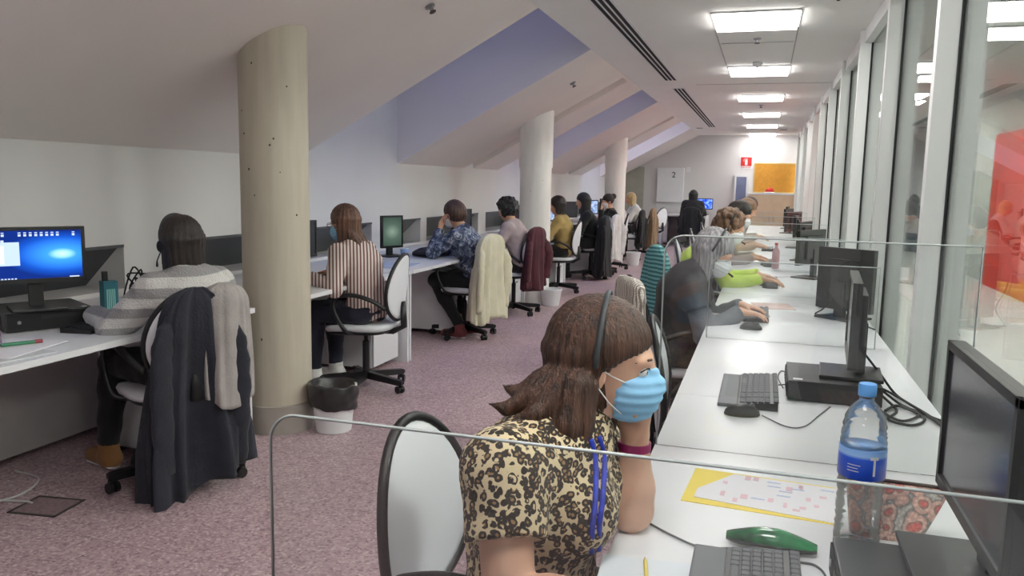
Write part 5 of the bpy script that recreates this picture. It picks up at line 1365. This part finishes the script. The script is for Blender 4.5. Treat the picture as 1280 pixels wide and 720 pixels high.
person('woman with very long straight black hair and black top on the left side', -2.50, 12.0, 195, dict(h=0.011, pelvis=(0, 0, .57), neck=(0.09, 0, 1.02), head=(0.14, 0, 1.18), hpitch=12, hair=H_BK, style='long', hlen=0.46, taper=1.25, lr=0.022, top=C_BLK, trousers=C_BLK))
person('masked woman in black with tied hair turned towards the camera', -2.50, 13.6, 205, dict(h=0.010, neck=(0.02, 0, 1.0), head=(0.06, 0, 1.15), hpitch=12, hyaw=10, hl=(0.2, 0.12, 1.0), HL=((0.1, 0, 1), (1, 0, 0), (0, 1, 0), 30), hair=H_BK, style='bun', hlen=0.1, mask=M_MASKW, top=C_BLK, trousers=C_BLK))
person('dark-haired person in white shirt at the furthest column', -2.66, 15.35, 200, dict(h=0.012, hair=H_BK, style='bob', hlen=0.12, top=C_WH, trousers=C_BLK))
person('blonde woman in white shirt beyond the furthest column', -2.50, 16.35, 200, dict(h=0.011, hair=H_BL, style='long', hlen=0.16, top=C_WH, trousers=C_BLK))
person('woman with long black hair and black coat at the far wall desk', -1.62, 19.45, 88, dict(h=0.011, lean=6, girth=1.45, infl=0.03, neck=(0.02, 0, 1.05), head=(0.05, 0, 1.22), hpitch=8, hair=H_BK, style='long', hlen=0.42, taper=1.5, lr=0.024, top=C_BLK, trousers=C_BLK))

# ------------------------------------------------------------------ chairs and the clothes on them
chair(-0.50, 1.66, -6, 'white oval-backed chair of the leopard print woman, bottom centre', bz=0.655, sz=0.44)
chair(-0.10, 3.02, 4, 'empty white chair pushed under the desk between the two women on the right')
chair(-0.42, 4.42, 24, 'chair of the grey-haired woman, white knitted wrap over it')
chair(-0.50, 5.95, 36, 'chair of the lime green sweater person, turquoise garment over it')
chair(-0.52, 7.8, 0, 'chair of the distant dark-haired person by the glass wall')
chair(-0.52, 9.45, 0, 'chair of the distant brown-haired person by the glass wall')
chair(-0.52, 11.1, 0, 'furthest chair along the glass wall desks')
chair(-2.62, 3.06, 150, 'chair under the dark jacket and grey coat at the left')
chair(-2.58, 4.90, 187, 'white chair with visible oval back behind the striped shirt woman')
chair(-2.63, 6.95, 168, 'chair covered by the cream coat')
chair(-2.60, 8.40, 165, 'chair with the burgundy jacket before the middle column')
chair(-2.58, 10.35, 180, 'chair of the mustard top person behind the middle column')
chair(-2.52, 12.10, 175, 'chair with the white cardigan, among the women in black')
chair(-2.48, 13.6, 190, 'chair of the masked woman in black before the furthest column')
chair(-2.50, 15.4, 175, 'chair with the small black jacket beyond the furthest column')
chair(-2.42, 16.4, 175, 'chair with the tan coat, near the far left corner')
chair(-2.35, 18.0, 150, 'bare white chair seen side-on near the far wall, left')
chair(-1.62, 19.40, 88, 'chair of the woman in black at the far wall')

coat(-2.62, 3.06, 150, 'dark navy jacket hanging to the floor over the left chair', cloth('navy_jacket', (34, 36, 47), 0.2), 0.955, 0.04, 0.13, 0.235, 0.065, 5, 0.042, 'jacket', 3, cat='jacket', skew=-0.10)
coat(-2.615, 3.07, 150, 'light grey coat laid over the right shoulder of the dark navy jacket', cloth('grey_coat', (158, 152, 150)), 0.965, 0.42, 0.10, 0.12, 0.085, 5, 0.014, 'coat', 6, False, tilt=0.0).location = (-2.615 + 0.055, 3.07 + 0.11, 0)
coat(-2.63, 6.95, 168, 'cream coat hanging in folds over a chair back', cloth('cream', (204, 198, 174), 0.06), 0.975, 0.18, 0.20, 0.28, 0.07, 7, 0.022, 'coat', 8)
coat(-2.60, 8.40, 165, 'burgundy jacket over the chair before the middle column', cloth('burgundy', (74, 28, 38), 0.2), 0.97, 0.30, 0.17, 0.20, 0.06, 5, 0.02, 'jacket', 10, cat='jacket')
coat(-2.56, 11.95, 180, 'long black coat hanging nearly to the floor among the women in black', cloth('long_black', (20, 21, 25)), 0.97, 0.06, 0.20, 0.26, 0.09, 5, 0.02, 'coat', 12)
coat(-2.50, 12.75, 165, 'white cardigan over a chair back beside the long black coat', C_WH, 0.97, 0.22, 0.17, 0.20, 0.06, 6, 0.016, 'cardigan', 14, cat='cardigan')
chair(-2.50, 12.75, 165, 'chair under the white cardigan')
coat(-2.50, 15.4, 175, 'small black jacket over the chair beyond the furthest column', C_BLK, 0.97, 0.25, 0.18, 0.2, 0.06, 5, 0.016, 'jacket', 15, cat='jacket')
coat(-2.42, 16.4, 175, 'tan coat over the chair near the far left corner', cloth('tan_coat', (132, 108, 82)), 0.98, 0.16, 0.18, 0.24, 0.07, 6, 0.02, 'coat', 16)
coat(-1.62, 19.40, 88, 'black coat over the chair of the woman at the far wall', C_BLK, 0.95, 0.3, 0.2, 0.28, 0.07, 5, 0.02, 'coat', 17)
coat(-0.42, 4.42, 28, 'white openwork knitted wrap on the chair of the grey-haired woman', stripes('crochet', (150, 140, 130), (226, 222, 214), 'Y', 16, 6.0, 0.45, bump=1.0), 0.95, 0.62, 0.19, 0.21, 0.05, 8, 0.008, 'wrap', 18, False, cat='wrap')
coat(-0.50, 5.95, 42, 'turquoise striped knit on the chair of the lime green sweater person', stripes('turquoise_knit', (52, 110, 116), (120, 176, 176), 'Z', 11, 2.0, 0.5, bump=0.6), 1.02, 0.45, 0.08, 0.24, 0.06, 5, 0.012, 'cardigan', 19, False, cat='cardigan')
